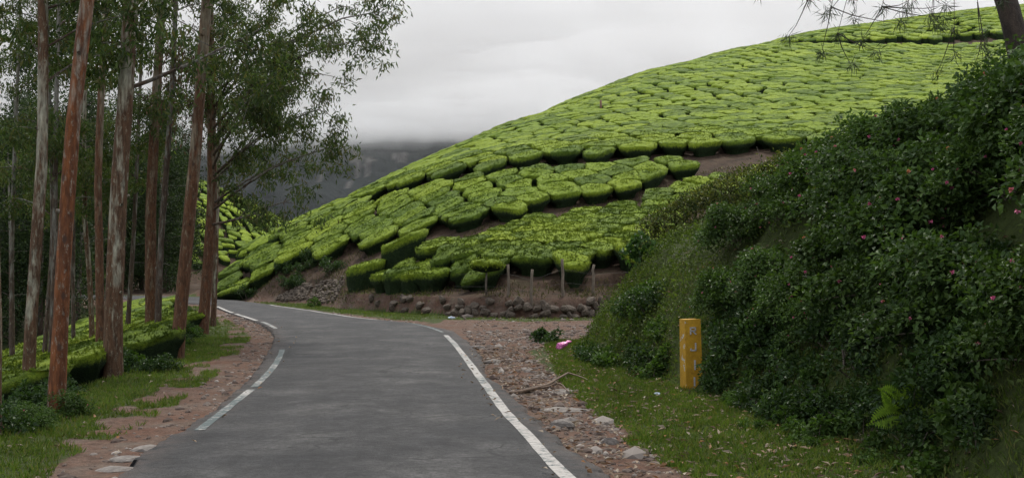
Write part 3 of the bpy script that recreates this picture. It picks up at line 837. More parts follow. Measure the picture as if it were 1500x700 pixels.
obj('crown', mesh_of('crown', np.concatenate([vv, kv]), [q, np.concatenate([t, kf + len(vv)])], m_tea, True,
    {'flush': np.r_[np.repeat([r[2] for r in rs], 20), 1, np.full(len(kv), 0.9)], 'rnd': np.full(len(vv) + len(kv), 0.7)}), o)
mb = MB(); mb.tube([(0.02, 0, -0.1), (0.0, 0, 0.4), (0.03, 0, pz - z0 - 0.1)], [0.045, 0.04, 0.03], 7, 0.2, 3)
obj('stem', mb.mesh('stem', m_wood), o)

# ================================================================ EUCALYPTUS TREES
def bark_mat(name, pale, brown, rust, bias, rustamt, seed):
    m, nt, b = new_mat(name)
    co = nd(nt, 'ShaderNodeMapping', {'Vector': tex_obj(nt), 'Location': (seed, seed * 2, 0), 'Scale': (4.5, 4.5, 0.9)}).outputs[0]
    al = attr(nt, 'along').outputs['Fac']
    n1 = noise(nt, 1.1, 6, 0.65, co); n2 = noise(nt, 5, 5, 0.7, co); n3 = noise(nt, 2.0, 4, 0.6, co, noise_dimensions='3D')
    f = mth(nt, 'ADD', n1, mth(nt, 'MULTIPLY', mth(nt, 'SUBTRACT', 0.30, al), bias))
    col = mix(nt, ramp(nt, f, [(0.44, 0.0), (0.54, 1.0)]), pale, brown)
    col = mix(nt, mth(nt, 'MULTIPLY', ramp(nt, n3, [(0.42, 0.0), (0.6, 1.0)]), rustamt), col, rust)
    fine = noise(nt, 3.2, 6, 0.75, nd(nt, 'ShaderNodeMapping', {'Vector': tex_obj(nt), 'Scale': (6, 6, 2.2)}).outputs[0])
    col = mix(nt, ramp(nt, fine, [(0.56, 0.0), (0.64, 0.75)]), col, pale)
    col = mix(nt, 1.0, col, ramp(nt, n2, [(0.3, 0.4), (0.7, 1.45)]), 'MULTIPLY')
    sp = nd(nt, 'ShaderNodeTexVoronoi', {'Vector': nd(nt, 'ShaderNodeMapping', {'Vector': tex_obj(nt), 'Scale': (5.0, 5.0, 2.6)}).outputs[0], 'Scale': 1.0})
    col = mix(nt, ramp(nt, sp.outputs['Distance'], [(0.10, 0.85), (0.17, 0.0)]), col, (0.06, 0.035, 0.025))
    nt.links.new(col, b.inputs['Base Color'])
    b.inputs['Roughness'].default_value = 0.85
    b.inputs['Specular IOR Level'].default_value = 0.2
    bump(nt, b, mth(nt, 'ADD', n2, f), 0.8, 0.03)
    return m
BK = {
    'pale': bark_mat('pale peeling bark', (0.30, 0.28, 0.21), (0.092, 0.052, 0.030), (0.13, 0.060, 0.028), 0.6, 0.30, 1.0),
    'rust': bark_mat('orange red bark', (0.27, 0.24, 0.19), (0.115, 0.046, 0.022), (0.21, 0.072, 0.024), 0.85, 0.7, 5.0),
    'brown': bark_mat('red brown bark', (0.20, 0.165, 0.115), (0.092, 0.046, 0.025), (0.14, 0.058, 0.026), 0.8, 0.45, 9.0),
    'grey': bark_mat('dull grey brown bark', (0.16, 0.15, 0.125), (0.065, 0.045, 0.032), (0.10, 0.055, 0.03), 0.5, 0.25, 13.0),
}
m_euc = leaf_mat('eucalyptus leaves', [(0.026, 0.042, 0.014), (0.048, 0.076, 0.022), (0.08, 0.11, 0.032), (0.10, 0.085, 0.034)], 0.5, 0.30)
m_dead = leaf_mat('dry brown leaves', [(0.045, 0.028, 0.018), (0.09, 0.055, 0.034), (0.14, 0.09, 0.055)], 0.8, 0.15, (1.2, 1.0, 0.7))

def twig_leaves(rng, ends, per, rad, L, W, droop=0.75):
    ends = np.asarray(ends); n = len(ends) * per
    p = np.repeat(ends, per, 0) + rng.normal(size=(n, 3)) * np.array((rad, rad, rad * 0.75))
    d = rng.normal(size=(n, 3)) * 0.55 + np.array((0, 0, -droop))
    return kites(p, d, rnd_unit(rng, n), rng.uniform(0.75, 1.3, n) * L, rng.uniform(0.8, 1.2, n) * W, 0.08)
def limb(mb, rng, a, b, r0, sag=0.0, sub=7, wob=0.05, r1=None):
    a, b = np.asarray(a, float), np.asarray(b, float)
    t = np.linspace(0, 1, sub)[:, None]
    L = np.linalg.norm(b - a)
    p = a + (b - a) * t + np.array((0, 0, 1.0)) * (sag * L * 4 * t * (1 - t)) + rng.normal(size=(sub, 3)) * wob * L * 0.25 * t * (1.2 - t)
    mb.tube(p, np.linspace(r0, r1 if r1 is not None else r0 * 0.3, sub), 5, cap=False)
    return p
def eucalyptus(base, topv, height, r0, bark, seed, label, n_br=16, z_lo=5.0, reach=2.6, per=58, extra=(), dead=(), group='eucalyptus trees along the road', leafL=0.155, branch_r=0.024, sectors=None, low=0):
    rng = np.random.default_rng(seed)
    base = np.array(base, float); ax = unit(np.array(topv, float))
    o = empty('eucalyptus_tree', tuple(base), label, 'tree', group)
    hs = np.linspace(-0.6, height, int(height / 0.16))
    bow = 0.012 * height * np.sin(np.clip(hs / height, 0, 1) * math.pi * 1.5 + seed)
    path = ax[None] * hs[:, None] + np.stack([bow * rng.uniform(-1, 1), bow * rng.uniform(-1, 1), 0 * bow], -1) * np.clip(hs / 4, 0, 1)[:, None]
    rad = r0 * (1 - 0.75 * np.clip(hs / height, 0, 1) ** 1.15) + r0 * 0.28 * np.exp(-np.clip(hs + 0.2, 0, None) * 2.4)
    tb = MB(); tb.tube(path, rad, 18, 0.11, seed)
    for k in range(int(height * 0.35)):                     # scars and branch stubs
        h = rng.uniform(0.8, height * 0.6); c = np.array([np.interp(h, hs, path[:, j]) for j in range(3)]); an = rng.uniform(0, 6.28)
        d = np.array((math.cos(an), math.sin(an), 0.25)); rr = np.interp(h, hs, rad)
        tb.tube([c + d * rr * 0.7, c + d * (rr + rng.uniform(0.01, 0.05))], [0.035, 0.022], 6, cap=False)
    obj('trunk', tb.mesh('trunk', BK[bark]), o)
    ends = []
    def grow(a, b, r, sag):
        bb = MB()
        p = limb(bb, rng, a, b, r, sag)
        L = np.linalg.norm(np.array(b) - np.array(a))
        for k in range(int(2 + L * 1.9)):
            i = rng.integers(2, len(p)); q = p[i]
            e = q + rng.normal(size=3) * np.array((0.42, 0.42, 0.30)) * (0.5 + 0.16 * min(L, 2.5)) + np.array((0, 0, -0.1))
            limb(bb, rng, q, e, max(0.006, r * 0.3), 0.05, 4, 0.1)
            ends.append(e)
            if rng.random() < 0.6: ends.append(e + rng.normal(size=3) * 0.22 + np.array((0, 0, -0.16)))
        ends.append(p[-1])
        obj('branch', bb.mesh('branch', BK['grey']), o)
    for k in range(n_br):
        h = z_lo + (height - z_lo) * (k + rng.random()) / n_br
        if k < low: h = z_lo + rng.uniform(0, 2.5)
        c = np.array([np.interp(h, hs, path[:, j]) for j in range(3)])
        an = rng.uniform(0, 6.28) if sectors is None else rng.uniform(*sectors)
        L = reach * rng.uniform(0.55, 1.15) * (1 - 0.45 * h / height)
        grow(c, c + np.array((math.cos(an) * L, math.sin(an) * L, L * rng.uniform(-0.05, 0.55))), branch_r * (0.6 + 0.2 * L), 0.08)
    for (h, tip, sag) in extra:                            # branches one can follow in the photograph
        c = np.array([np.interp(h, hs, path[:, j]) for j in range(3)])
        grow(c, np.array(tip) - base, 0.045, sag)
    kv, kf = twig_leaves(rng, ends, per, 0.15, leafL, 0.042)
    obj('crown', mesh_of('crown', kv, kf, m_euc, False), o)
    for (c, n, sx, sz) in dead:
        p = np.array(c) - base + rng.normal(size=(n, 3)) * np.array((sx, sx, sz)) * 0.5
        kv, kf = kites(p, rng.normal(size=(n, 3)) * 0.3 + np.array((0, 0, -1)), rnd_unit(rng, n), rng.uniform(0.1, 0.2, n), 0.045)
        obj('dead_leaves', mesh_of('dead_leaves', kv, kf, m_dead, False), o)['label'] = 'hanging bundle of dry brown leaves'
    return o
def tree_px(ub, vb, ut, wpx, hgt, bark, seed, label, z=None, y=None, **kw):
    """trunk standing under pixel (ub, vb), its axis passing pixel column ut at the top edge of the picture"""
    g = G(ub, vb, -0.05) if y is None else P(ub, vb, y)
    if y is None:
        for _ in range(8):                                 # settle on the sloping ground
            g = G(ub, vb, min(0.2, zg1(g[0], g[1])))
    g[2] = zg1(g[0], g[1])
    tp = P(ut, 0, g[1] + kw.pop('lean', 0.0))
    return eucalyptus(g, tp - g, hgt, wpx * g[1] / 1600 / 2, bark, seed, label, **kw)

T1 = tree_px(40, 592, 50, 18, 19, 'pale', 101, 'slim eucalyptus with one pale side beside the orange trunk', n_br=20, z_lo=5.0, low=4)
T2 = tree_px(82, 608, 134, 23, 20, 'rust', 102, 'leaning eucalyptus with bright orange red bark', n_br=18, z_lo=7.0)
T3 = tree_px(165, 553, 183, 26, 22, 'pale', 103, 'stoutest eucalyptus with pale grey upper trunk', n_br=20, z_lo=5.5, low=3,
             extra=[(5.2, P(382, 42, 21), -0.02)])
T4 = tree_px(146, 540, 165, 12.5, 19, 'brown', 104, 'slender brown eucalyptus close behind the stout pale one', n_br=16, z_lo=6.5)
T5 = tree_px(222, 500, 234, 17, 21, 'brown', 105, 'eucalyptus standing beside its thinner twin trunk', n_br=22, z_lo=6.0, low=6,
             dead=[(P(262, 130, 30), 420, 0.9, 1.6), (P(278, 90, 30), 160, 0.6, 0.9)])
T6 = tree_px(231, 500, 250, 10, 19, 'grey', 106, 'thin grey eucalyptus joined to its thicker twin', n_br=18, z_lo=6.0, low=4)
T7 = tree_px(259, 526, 298, 19, 21, 'brown', 107, 'leaning red brown eucalyptus nearest the grassy verge', n_br=18, z_lo=6.0, low=2)
T8 = tree_px(297, 489, 309, 16, 21, 'brown', 108, 'eucalyptus with long leafy branches reaching over the road', n_br=24, z_lo=6.2, low=3,
             extra=[(6.0, P(520, 58, 27), 0.06), (7.0, P(548, 18, 27), 0.05), (5.6, P(470, 30, 28), 0.05), (5.2, P(455, 110, 27), 0.06), (4.6, P(465, 160, 28), 0.04),
                    (3.6, P(490, 215, 29), 0.05), (3.2, P(440, 285, 29), -0.02), (3.8, P(420, 235, 31), 0.03), (4.4, P(400, 190, 31), 0.04), (4.8, P(400, 120, 27), 0.08),
                    (5.4, P(430, 60, 30), 0.08), (6.2, P(400, 10, 29), 0.08), (6.6, P(500, 10, 30), 0.08)])
T9 = tree_px(312, 478, 330, 8, 14, 'pale', 109, 'young slanting eucalyptus behind the one reaching over the road', n_br=13, z_lo=5.0, low=2, reach=1.8,
             extra=[(4.0, P(395, 165, 33), 0.04), (4.8, P(420, 130, 33), 0.04)])
T10 = tree_px(-8, 640, 6, 18, 18, 'pale', 110, 'outermost smooth pale grey eucalyptus of the roadside row', n_br=14, z_lo=6.0)
for k, (ub, vb, ut, w, bark, seed) in enumerate(((63, 545, 78, 7, 'grey', 111), (73, 548, 92, 9, 'grey', 112), (135, 520, 133, 8, 'pale', 113), (186, 500, 212, 7, 'grey', 114), (108, 520, 100, 6, 'grey', 116), (18, 545, 26, 8, 'grey', 117))):
    lb = ['thin dark eucalyptus between the slim pale and orange trunks', 'thin dark eucalyptus almost touching the orange trunk', 'straight pole thin eucalyptus with a pale stem', 'thin dark eucalyptus on the tea slope beside the twin trunks',
          'thin dark eucalyptus rising out of the tea just beyond the orange trunk', 'thin dark eucalyptus on the slope beyond the slim pale trunk'][k]
    tree_px(ub, vb, ut, w, 17, bark, seed, lb, n_br=18, z_lo=4.5, reach=2.4, low=7)

# ================================================================ THE WOOD DOWN THE SLOPE
m_forest = leaf_mat('dark woodland leaves', [(0.012, 0.022, 0.008), (0.024, 0.040, 0.013), (0.045, 0.066, 0.020)], 0.6, 0.25)
def wood_tree_meshes(seed):
    rng = np.random.default_rng(seed)
    H = rng.uniform(13, 17)
    tb = MB()
    t = np.linspace(0, 1, 12)[:, None]
    path = np.concatenate([np.sin(t * 3 + seed) * 0.25, np.cos(t * 2.3 + seed) * 0.25 - 0.25, t * H - 0.8 * (1 - t)], 1)
    tb.tube(path, np.linspace(0.17, 0.03, 12), 8, 0.1, seed)
    ends = []
    for k in range(34):
        f = rng.uniform(0.16, 1.0); c = path[int(f * 11)]
        an = rng.uniform(0, 6.28); L = rng.uniform(1.2, 3.1) * (1.15 - 0.6 * f)
        e = c + np.array((math.cos(an) * L, math.sin(an) * L, rng.uniform(-0.2, 0.9)))
        limb(tb, rng, c, e, 0.035, 0.05, 4)
        for j in range(9): ends.append(c + (e - c) * rng.uniform(0.35, 1.1) + rng.normal(size=3) * 0.4)
    n = len(ends) * 22
    p = np.repeat(np.array(ends), 22, 0) + rng.normal(size=(n, 3)) * 0.34
    kv, kf = kites(p, rng.normal(size=(n, 3)) + np.array((0, 0, -0.5)), rnd_unit(rng, n), rng.uniform(0.16, 0.34, n), rng.uniform(0.08, 0.13, n))
    return tb.mesh('trunk', BK['grey']), mesh_of('crown', kv, kf, m_forest, False)
WT = [wood_tree_meshes(s) for s in (201, 202, 203, 204)]
rng = np.random.default_rng(77)
spots = []
for k in range(4000):
    if len(spots) >= 76: break
    if len(spots) < 16: y = rng.uniform(52, 66); u = rng.uniform(-70, 120)
    else: y = rng.uniform(86, 128); u = rng.uniform(-60, 268)
    x = (u - 750) / 1600 * y
    xl = float(np.interp(y, XL_Y, XL_X))
    if y < 70 and (xl - x) < 3.0: continue
    if poly_sd(np.array([x]), np.array([y]), ROAD_POLY)[0] > -2.0: continue
    if any(math.hypot(x - a, y - b_) < 1.7 for a, b_ in spots): continue
    spots.append((x, y))
wlab = ['dark woodland tree in the wood behind the eucalyptus row']
for k, (x, y) in enumerate(spots):
    o = empty('woodland_tree', (x, y, zg1(x, y)), wlab[0], 'tree', 'woodland trees behind the eucalyptus row', rng.uniform(0, 6.28))
    s = rng.uniform(0.55, 0.85) if y < 70 else rng.uniform(0.75, 1.1); o.scale = (s, s, s * rng.uniform(0.9, 1.15))
    tm, cm = WT[k % 4]
    obj('trunk', tm, o); obj('crown', cm, o)

# ================================================================ SHRUBS
def shrub_meshes(seed, r, hgt, leaves, L, W, mat, clumps=16, flat=0.8, flower=None, nfl=0, stem_mat=None):
    rng = np.random.default_rng(seed)
    c = rng.normal(size=(clumps, 3)); c = unit(c) * (rng.random((clumps, 1)) ** 0.4)
    c[:, 2] = np.abs(c[:, 2])
    c = c * np.array((r * 0.88, r * 0.88, hgt * 0.8))
    cr = rng.uniform(0.17, 0.36, clumps) * r
    k = rng.integers(0, clumps, leaves)
    d = rnd_unit(rng, leaves)
    d[:, 2] = np.where(rng.random(leaves) < 0.75, np.abs(d[:, 2]), d[:, 2])
    p = c[k] + d * cr[k][:, None] * rng.uniform(0.55, 1.12, (leaves, 1))
    p[:, 2] = np.maximum(p[:, 2], -0.1)
    ld = d * 0.8 + rng.normal(size=(leaves, 3)) * 0.5 + np.array((0, 0, -0.15))
    nrm = d + np.array((0, 0, 0.9)) + rng.normal(size=(leaves, 3)) * 0.35
    kv, kf = kites(p, ld, nrm, rng.uniform(0.7, 1.25, leaves) * L, rng.uniform(0.8, 1.2, leaves) * W, 0.12)
    fm = mesh_of('foliage', kv, kf, mat, False)
    mb = MB()
    for j in range(7):
        e = c[rng.integers(0, clumps)]
        limb(mb, rng, (rng.normal() * 0.06, rng.normal() * 0.06, -0.25), e, 0.018, 0.05, 5, 0.1)
    sm = mb.mesh('stem', stem_mat or m_wood)
    fl = None
    if nfl:
        k = rng.integers(0, clumps, nfl); d = rnd_unit(rng, nfl); d[:, 2] = np.abs(d[:, 2]) * 0.8; d[:, 1] = -np.abs(d[:, 1]); d = unit(d)
        q = c[k] + d * cr[k][:, None] * 1.3
        per = 14
        pp = np.repeat(q, per, 0); dd = unit(np.repeat(d, per, 0) + rng.normal(size=(nfl * per, 3)) * 0.6)
        kv, kf = kites(pp, dd, rnd_unit(rng, nfl * per), 0.034, 0.026)
        fl = mesh_of('flowers', kv, kf, flower, False)
    return fm, sm, fl
def blocks_post(x, y, r): return y < 18.3 and abs(x - 0.1645 * y) < r + 0.12
def put_shrub(meshes, x, y, name, label, cat, group, s=1.0, rz=0.0, dz=-0.05, sz=1.0, z=None, tilt=(0, 0)):
    o = empty(name, (x, y, (zg1(x, y) if z is None else z) + dz), label, cat, group, rz)
    o.scale = (s, s, s * sz)
    o.rotation_euler.x, o.rotation_euler.y = tilt
    fm, sm, fl = meshes
    obj('foliage', fm, o); obj('stem', sm, o)
    if fl: obj('flowers', fl, o, kind='stuff')
    return o
def flower_mat(name, cols):
    m, nt, b = new_mat(name)
    pos = nd(nt, 'ShaderNodeTexCoord').outputs['Object']
    f = noise(nt, 3.0, 1, 0.5, pos)
    nt.links.new(ramp(nt, f, [(0.30 + 0.4 * i / (len(cols) - 1), c) for i, c in enumerate(cols)]), b.inputs['Base Color'])
    b.inputs['Roughness'].default_value = 0.6
    return m
m_lant = leaf_mat('lantana leaves', [(0.026, 0.050, 0.012), (0.048, 0.086, 0.020), (0.080, 0.125, 0.030)], 0.5, 0.25)
m_weed = leaf_mat('roadside weed leaves', [(0.030, 0.060, 0.012), (0.055, 0.10, 0.020), (0.085, 0.135, 0.030)], 0.5, 0.3)
m_dark = leaf_mat('dark shrub leaves', [(0.016, 0.034, 0.010), (0.030, 0.058, 0.016), (0.050, 0.082, 0.024)], 0.45, 0.25)
m_moss = leaf_mat('creeping plants', [(0.038, 0.058, 0.012), (0.065, 0.092, 0.018), (0.09, 0.12, 0.026)], 0.6, 0.3)
m_hedge = leaf_mat('hedge leaves', [(0.022, 0.036, 0.009), (0.046, 0.062, 0.014), (0.09, 0.10, 0.022), (0.17, 0.16, 0.04)], 0.5, 0.22, None, 0.22)
m_pink = flower_mat('pink and orange lantana flowers', [(0.55, 0.10, 0.24), (0.62, 0.18, 0.28), (0.62, 0.30, 0.06)])
LAN = [shrub_meshes(300 + k, 1.0, 1.05, 4400, 0.085, 0.058, m_lant, 30, flower=m_pink, nfl=13) for k in range(4)]
rng = np.random.default_rng(12)
LS = []
for y_ in np.arange(8.6, 23.6, 1.15):
    for d_ in np.arange(0.45, 3.3, 0.65):
        x_ = float(np.interp(y_, [9, 11.8, 14.8, 17.6, 20.6, 23.5], [3.9, 3.75, 3.35, 2.75, 2.05, 1.75])) + d_ * 1.05
        if y_ > 20.0 or (y_ > 18.5 and d_ < 1.2): continue
        if y_ > 16.8 and d_ < 0.9: continue
        if y_ < 13.5 and d_ < 0.6: continue
        LS.append((x_ + rng.uniform(-.3, .3), y_ + rng.uniform(-.4, .4), rng.uniform(0.6, 1.0) * (0.62 if d_ < 0.6 else 0.85 if d_ < 1.1 else 1)))
for k, (x, y, s) in enumerate(LS):
    lb = 'dense lantana shrub with small pink and orange flowers on the roadside bank'
    if blocks_post(x, y, 0.85 * s): continue
    e_ = 0.25; zc = zg1(x, y)
    nv = unit(np.array((-(zg1(x + e_, y) - zg1(x - e_, y)) / (2 * e_), -(zg1(x, y + e_) - zg1(x, y - e_)) / (2 * e_), 1.0)))
    put_shrub(LAN[k % 4], x + nv[0] * 0.22, y + nv[1] * 0.22, 'lantana_shrub', lb, 'shrub', 'lantana shrubs on the bank', s * 1.05, rng.uniform(-0.6, 0.6), 0.0, 0.95, z=zc + nv[2] * 0.12 - 0.12, tilt=(-nv[1] * 0.5, nv[0] * 0.5))
WD = [shrub_meshes(320 + k, 0.42, 0.36, 420, 0.085, 0.058, m_weed, 10) for k in range(3)]
DK = [shrub_meshes(330 + k, 0.6, 0.55, 900, 0.08, 0.05, m_dark, 14) for k in range(3)]
# weeds along the foot of the bank and round the marker post
for k in range(60):
    t = rng.random()
    y = 9.5 + 14.5 * t
    x = float(np.interp(y, [9, 11.8, 14.8, 17.6, 20.6, 23.5, 27], [3.9, 3.75, 3.35, 2.75, 2.05, 1.75, 1.75])) + rng.uniform(-0.35, 0.9) * (1 if y > 12 else 0.8)
    if abs(x - 2.9) < 0.5 and 17.0 < y < 18.2 and k % 3: x += 0.7
    near_post = blocks_post(x, y, 0.3)
    if near_post: continue
    put_shrub((WD if rng.random() < 0.6 else DK)[k % 3], x, y, 'roadside_weed', 'low leafy weed at the foot of the bank', 'weed', 'weeds along the foot of the bank', rng.uniform(0.5, 1.0), rng.uniform(0, 6.28))
for k in range(64):
    y = rng.uniform(9.3, 17.2); d_ = rng.uniform(0.1, 1.3)
    x = float(np.interp(y, [9, 11.8, 14.8, 17.6], [3.9, 3.75, 3.35, 2.75])) + d_
    if blocks_post(x, y, 0.5): continue
    put_shrub((DK, WD, DK)[k % 3][rng.integers(0, 3)], x - 0.12, y - 0.05, 'bank_weed', 'dark leafy weed on the lower face of the bank', 'weed', 'weeds on the lower bank', rng.uniform(0.55, 1.05), rng.uniform(0, 6.28), -0.02, 1.1, tilt=(0.25, -0.45))
for k in range(26):
    y = rng.uniform(9.2, 16.0)
    x = float(np.interp(y, [9, 11.8, 14.8, 17.6], [3.9, 3.75, 3.35, 2.75])) - rng.uniform(0.0, 0.9) ** 1.5
    if blocks_post(x, y, 0.2): continue
    put_shrub(WD[k % 3], x, y, 'verge_weed', 'small pale green weed scattered on the grassy verge', 'weed', 'weeds scattered on the grassy verge', rng.uniform(0.3, 0.7), rng.uniform(0, 6.28))
BIG = shrub_meshes(340, 0.55, 0.75, 420, 0.15, 0.11, leaf_mat('broad glossy leaves', [(0.022, 0.05, 0.014), (0.04, 0.08, 0.02), (0.06, 0.11, 0.03)], 0.35, 0.25), 12)
pt = P(950, 395, 25.3); put_shrub(BIG, pt[0], pt[1], 'broadleaf_shrub', 'broad leaved shrub on the nose of the bank before the hedge', 'shrub', None, 1.0, 0.4, -0.1, 1.15)
pt = G(806, 500); put_shrub(shrub_meshes(341, 0.50, 0.48, 700, 0.09, 0.07, m_dark, 12), pt[0], pt[1] + 0.6, 'broadleaf_shrub', 'dark rounded bush beside the pink plastic bag', 'shrub', None, 0.95, 1.0)
pt = G(890, 535); put_shrub(WD[0], pt[0], pt[1], 'roadside_weed', 'pale green weed clump near the fallen branch', 'weed', None, 0.95, 1.0)
pt = G(970, 548); put_shrub(WD[1], pt[0], pt[1], 'roadside_weed', 'leafy weed growing just beside the yellow post', 'weed', None, 1.15, 2.0)
pt = G(1012, 572); put_shrub(WD[2], pt[0] + 0.22, pt[1] + 0.2, 'roadside_weed', 'weed covering the foot of the yellow post', 'weed', None, 0.5, 2.0)
# undergrowth between the eucalyptus trunks
for k in range(40):
    y = rng.uniform(12.5, 44) if k > 10 else rng.uniform(12, 18)
    x = float(np.interp(y, XL_Y, XL_X)) + rng.uniform(-1.5, 0.75)
    if k % 4 == 0: x -= rng.uniform(0.3, 1.2)
    put_shrub((DK if k % 3 else LAN)[k % 3], x, y, 'undergrowth_shrub', 'dark green undergrowth shrub between the eucalyptus trunks', 'shrub', 'undergrowth between the trunks', rng.uniform(0.45, 0.8) * (1 if k % 3 else 0.5), rng.uniform(0, 6.28))
for k in range(64):
    y = rng.uniform(15.5, 50) if k % 2 else rng.uniform(20, 34)
    x = float(np.interp(y, [16.5, 22, 30, 40, 50, 54], [-7.2, -7.9, -9.4, -12.3, -15.9, -18.2])) + rng.uniform(0.15, 0.7)
    put_shrub((WD, DK)[k % 2][k % 3], x, y, 'undergrowth_shrub', 'low leafy undergrowth along the top edge of the slope tea', 'shrub', 'undergrowth along the slope tea', rng.uniform(0.75, 1.2) * (1.0 if k % 2 == 0 else 0.75), rng.uniform(0, 6.28))
# shrubs on the earth cut beyond the bend
for k in range(16):
    u = rng.uniform(325, 500); y = rng.uniform(60.5, 66)
    x = (u - 750) / 1600 * y
    d_, s_, _ = seg_dist(np.array([x]), np.array([y]), W1)
    if s_[0] < 0 or d_[0] > 3.2: continue
    put_shrub(DK[k % 3], x, y, 'cutting_shrub', 'dark shrub growing on the earth cut beyond the bend', 'shrub', 'shrubs on the earth cut', rng.uniform(0.9, 1.7), rng.uniform(0, 6.28))
pt = G(455, 446); put_shrub(WD[1], pt[0] + .3, pt[1] - .6, 'roadside_weed', 'round green weed at the end of the low wall past the bend', 'weed', None, 1.3, 1.0)

# creeping plants over the bare face of the bank
n = 90000
rngc = np.random.default_rng(90)
xx = rngc.uniform(1.7, 9.5, n); yy = rngc.uniform(8.5, 29.5, n)
sd = poly_sd(xx, yy, BANK)
keep = (sd > 0.03) & (sd < 4.2) & (rngc.random(n) < (0.35 + 0.65 * sstep(-0.3, 0.2, fbm(xx * 1.1, yy * 1.1, 8))) * (0.35 + 0.65 * sstep(18.5, 21, yy)))
xx, yy = xx[keep], yy[keep]
e = 0.06
zz = zg(xx, yy); gxn = -(zg(xx + e, yy) - zz) / e; gyn = -(zg(xx, yy + e) - zz) / e
nrm = unit(np.stack([gxn, gyn, np.ones_like(gxn)], -1))
n = len(xx)
p = np.stack([xx, yy, zz], -1) + nrm * (rngc.random((n, 1)) ** 1.5 * (0.10 + 0.28 * np.clip(fbm(xx * 1.6, yy * 1.6, 18) + 0.35, 0, 1))[:, None])
kv, kf = kites(p, rnd_unit(rngc, n) + nrm * 0.5, nrm + rnd_unit(rngc, n) * 0.5, rngc.uniform(0.05, 0.10, n), rngc.uniform(0.03, 0.055, n), 0.1)
obj('ground_cover', mesh_of('ground_cover', kv, kf, m_moss, False), None, 'small leaved creeping plants covering the bank', 'ground cover', None, 'stuff')

# hedge along the top of the bank
o = empty('hedge', tuple(np.array((4.6, 25.0, zg1(4.6, 25.0)))), 'long overgrown tea hedge along the top of the bank', 'hedge')
o0 = np.array(o.location)
HL = [(950, 318, 27.2), (1040, 268, 26.0), (1130, 232, 24.5), (1200, 212, 23.2), (1300, 190, 21.4), (1400, 160, 19.8), (1500, 128, 18.4), (1590, 100, 17.4), (1700, 70, 16.5)]
HP = spline([P(*a) for a in HL], 14)
n = 26000
t = rngc.random(n) * (len(HP) - 1.01); i0 = t.astype(int); fr = (t - i0)[:, None]
c = HP[i0] * (1 - fr) + HP[i0 + 1] * fr
gz = zg(c[:, 0], c[:, 1])
hh = np.maximum(c[:, 2] - gz, 0.5)
an = rngc.uniform(-0.25, 1.25, n) * math.pi
# a rounded hedge section leaning over the road side
sx = np.cos(an) * 0.62; szz = np.sin(an)
lump = 1 + 0.20 * fbm(t * 0.45, an * 1.1, 5, 3)
outw = np.array((-0.55, -0.83, 0.0))
tuft = (rngc.random(n) < 0.05) * rngc.uniform(0, 0.22, n)
p = c + outw * (sx * lump)[:, None] * -1.0
p[:, 2] = gz + np.clip(hh * 0.45 + (hh * 0.55) * szz * lump, 0.02, None) + tuft - 0.05
side_leaf = rngc.random(n) < 0.45                          # and the hanging front face
fz = rngc.random(n)
p = np.where(side_leaf[:, None], c + outw * (0.45 + 0.22 * lump[:, None] * (1 - (fz[:, None] - 0.5) ** 2) + rngc.normal(size=(n, 1)) * 0.05), p)
p[:, 2] = np.where(side_leaf, zg(p[:, 0], p[:, 1]) * 0.5 + gz * 0.5 - 0.25 + (hh + 0.1) * fz, p[:, 2])
p += rngc.normal(size=(n, 3)) * 0.04
dd = rngc.normal(size=(n, 3)) * 0.6 + outw * 0.5 + np.array((0, 0, 0.35))
kv, kf = kites(p - o0, dd, np.array((0, 0, 1.0)) + outw * 0.5 + rngc.normal(size=(n, 3)) * 0.5, rngc.uniform(0.06, 0.115, n), rngc.uniform(0.032, 0.055, n), 0.12)
obj('foliage', mesh_of('foliage', kv, kf, m_hedge, False), o)
for k in range(26):
    mb = MB()
    j = rngc.integers(0, len(HP)); q = HP[j]
    g_ = np.array((q[0], q[1], zg1(q[0], q[1]) - 0.1))
    limb(mb, rngc, g_ - o0, q - o0 + rngc.normal(size=3) * 0.3 + np.array((0, 0, -0.15)), 0.018, 0.0, 5, 0.15)
    obj('stem', mb.mesh('stem', m_wood), o)

# fern with bright fronds
for y_ in np.arange(8.0, 30.0, 0.05):                       # where the line of sight meets the bank
    pt = P(1333, 592, y_)
    if pt[2] < zg1(pt[0], pt[1]): break
pt = np.array((pt[0] - 0.22, pt[1] - 0.42, pt[2] - 0.05))
fern = empty('fern', tuple(pt), 'bright green fern with upright fronds among the dark weeds', 'fern')
m_fern = leaf_mat('fern fronds', [(0.10, 0.17, 0.02), (0.16, 0.24, 0.03)], 0.5, 0.4)
for (dx, dy, dz, L) in ((-0.45, -0.2, 0.8, 0.46), (0.25, -0.25, 1.0, 0.55), (-0.85, -0.45, 0.15, 0.36), (0.6, -0.6, 0.2, 0.3)):
    t = np.linspace(0, 1, 18); d0 = unit(np.array((dx, dy, dz)))
    path = np.outer(t * L, d0) + np.outer(t ** 2, np.array((dx * 0.15, dy * 0.2, -0.12)))
    tan = unit(np.gradient(path, axis=0)); sd_ = unit(np.cross(tan, np.array((0.1, -1, 0.3))))
    wl = 0.13 * np.sin(np.clip(t * 1.02 + 0.08, 0, 1) * math.pi) ** 0.7 + 0.01
    parts = []
    for sg in (-1, 1):
        parts.append(kites(path[1:], sd_[1:] * sg + tan[1:] * 0.45, np.cross(sd_[1:], tan[1:]), wl[1:], 0.045))
    v_, f_ = join_vf(parts)
    obj('frond', mesh_of('frond', v_, f_, m_fern, False), fern)

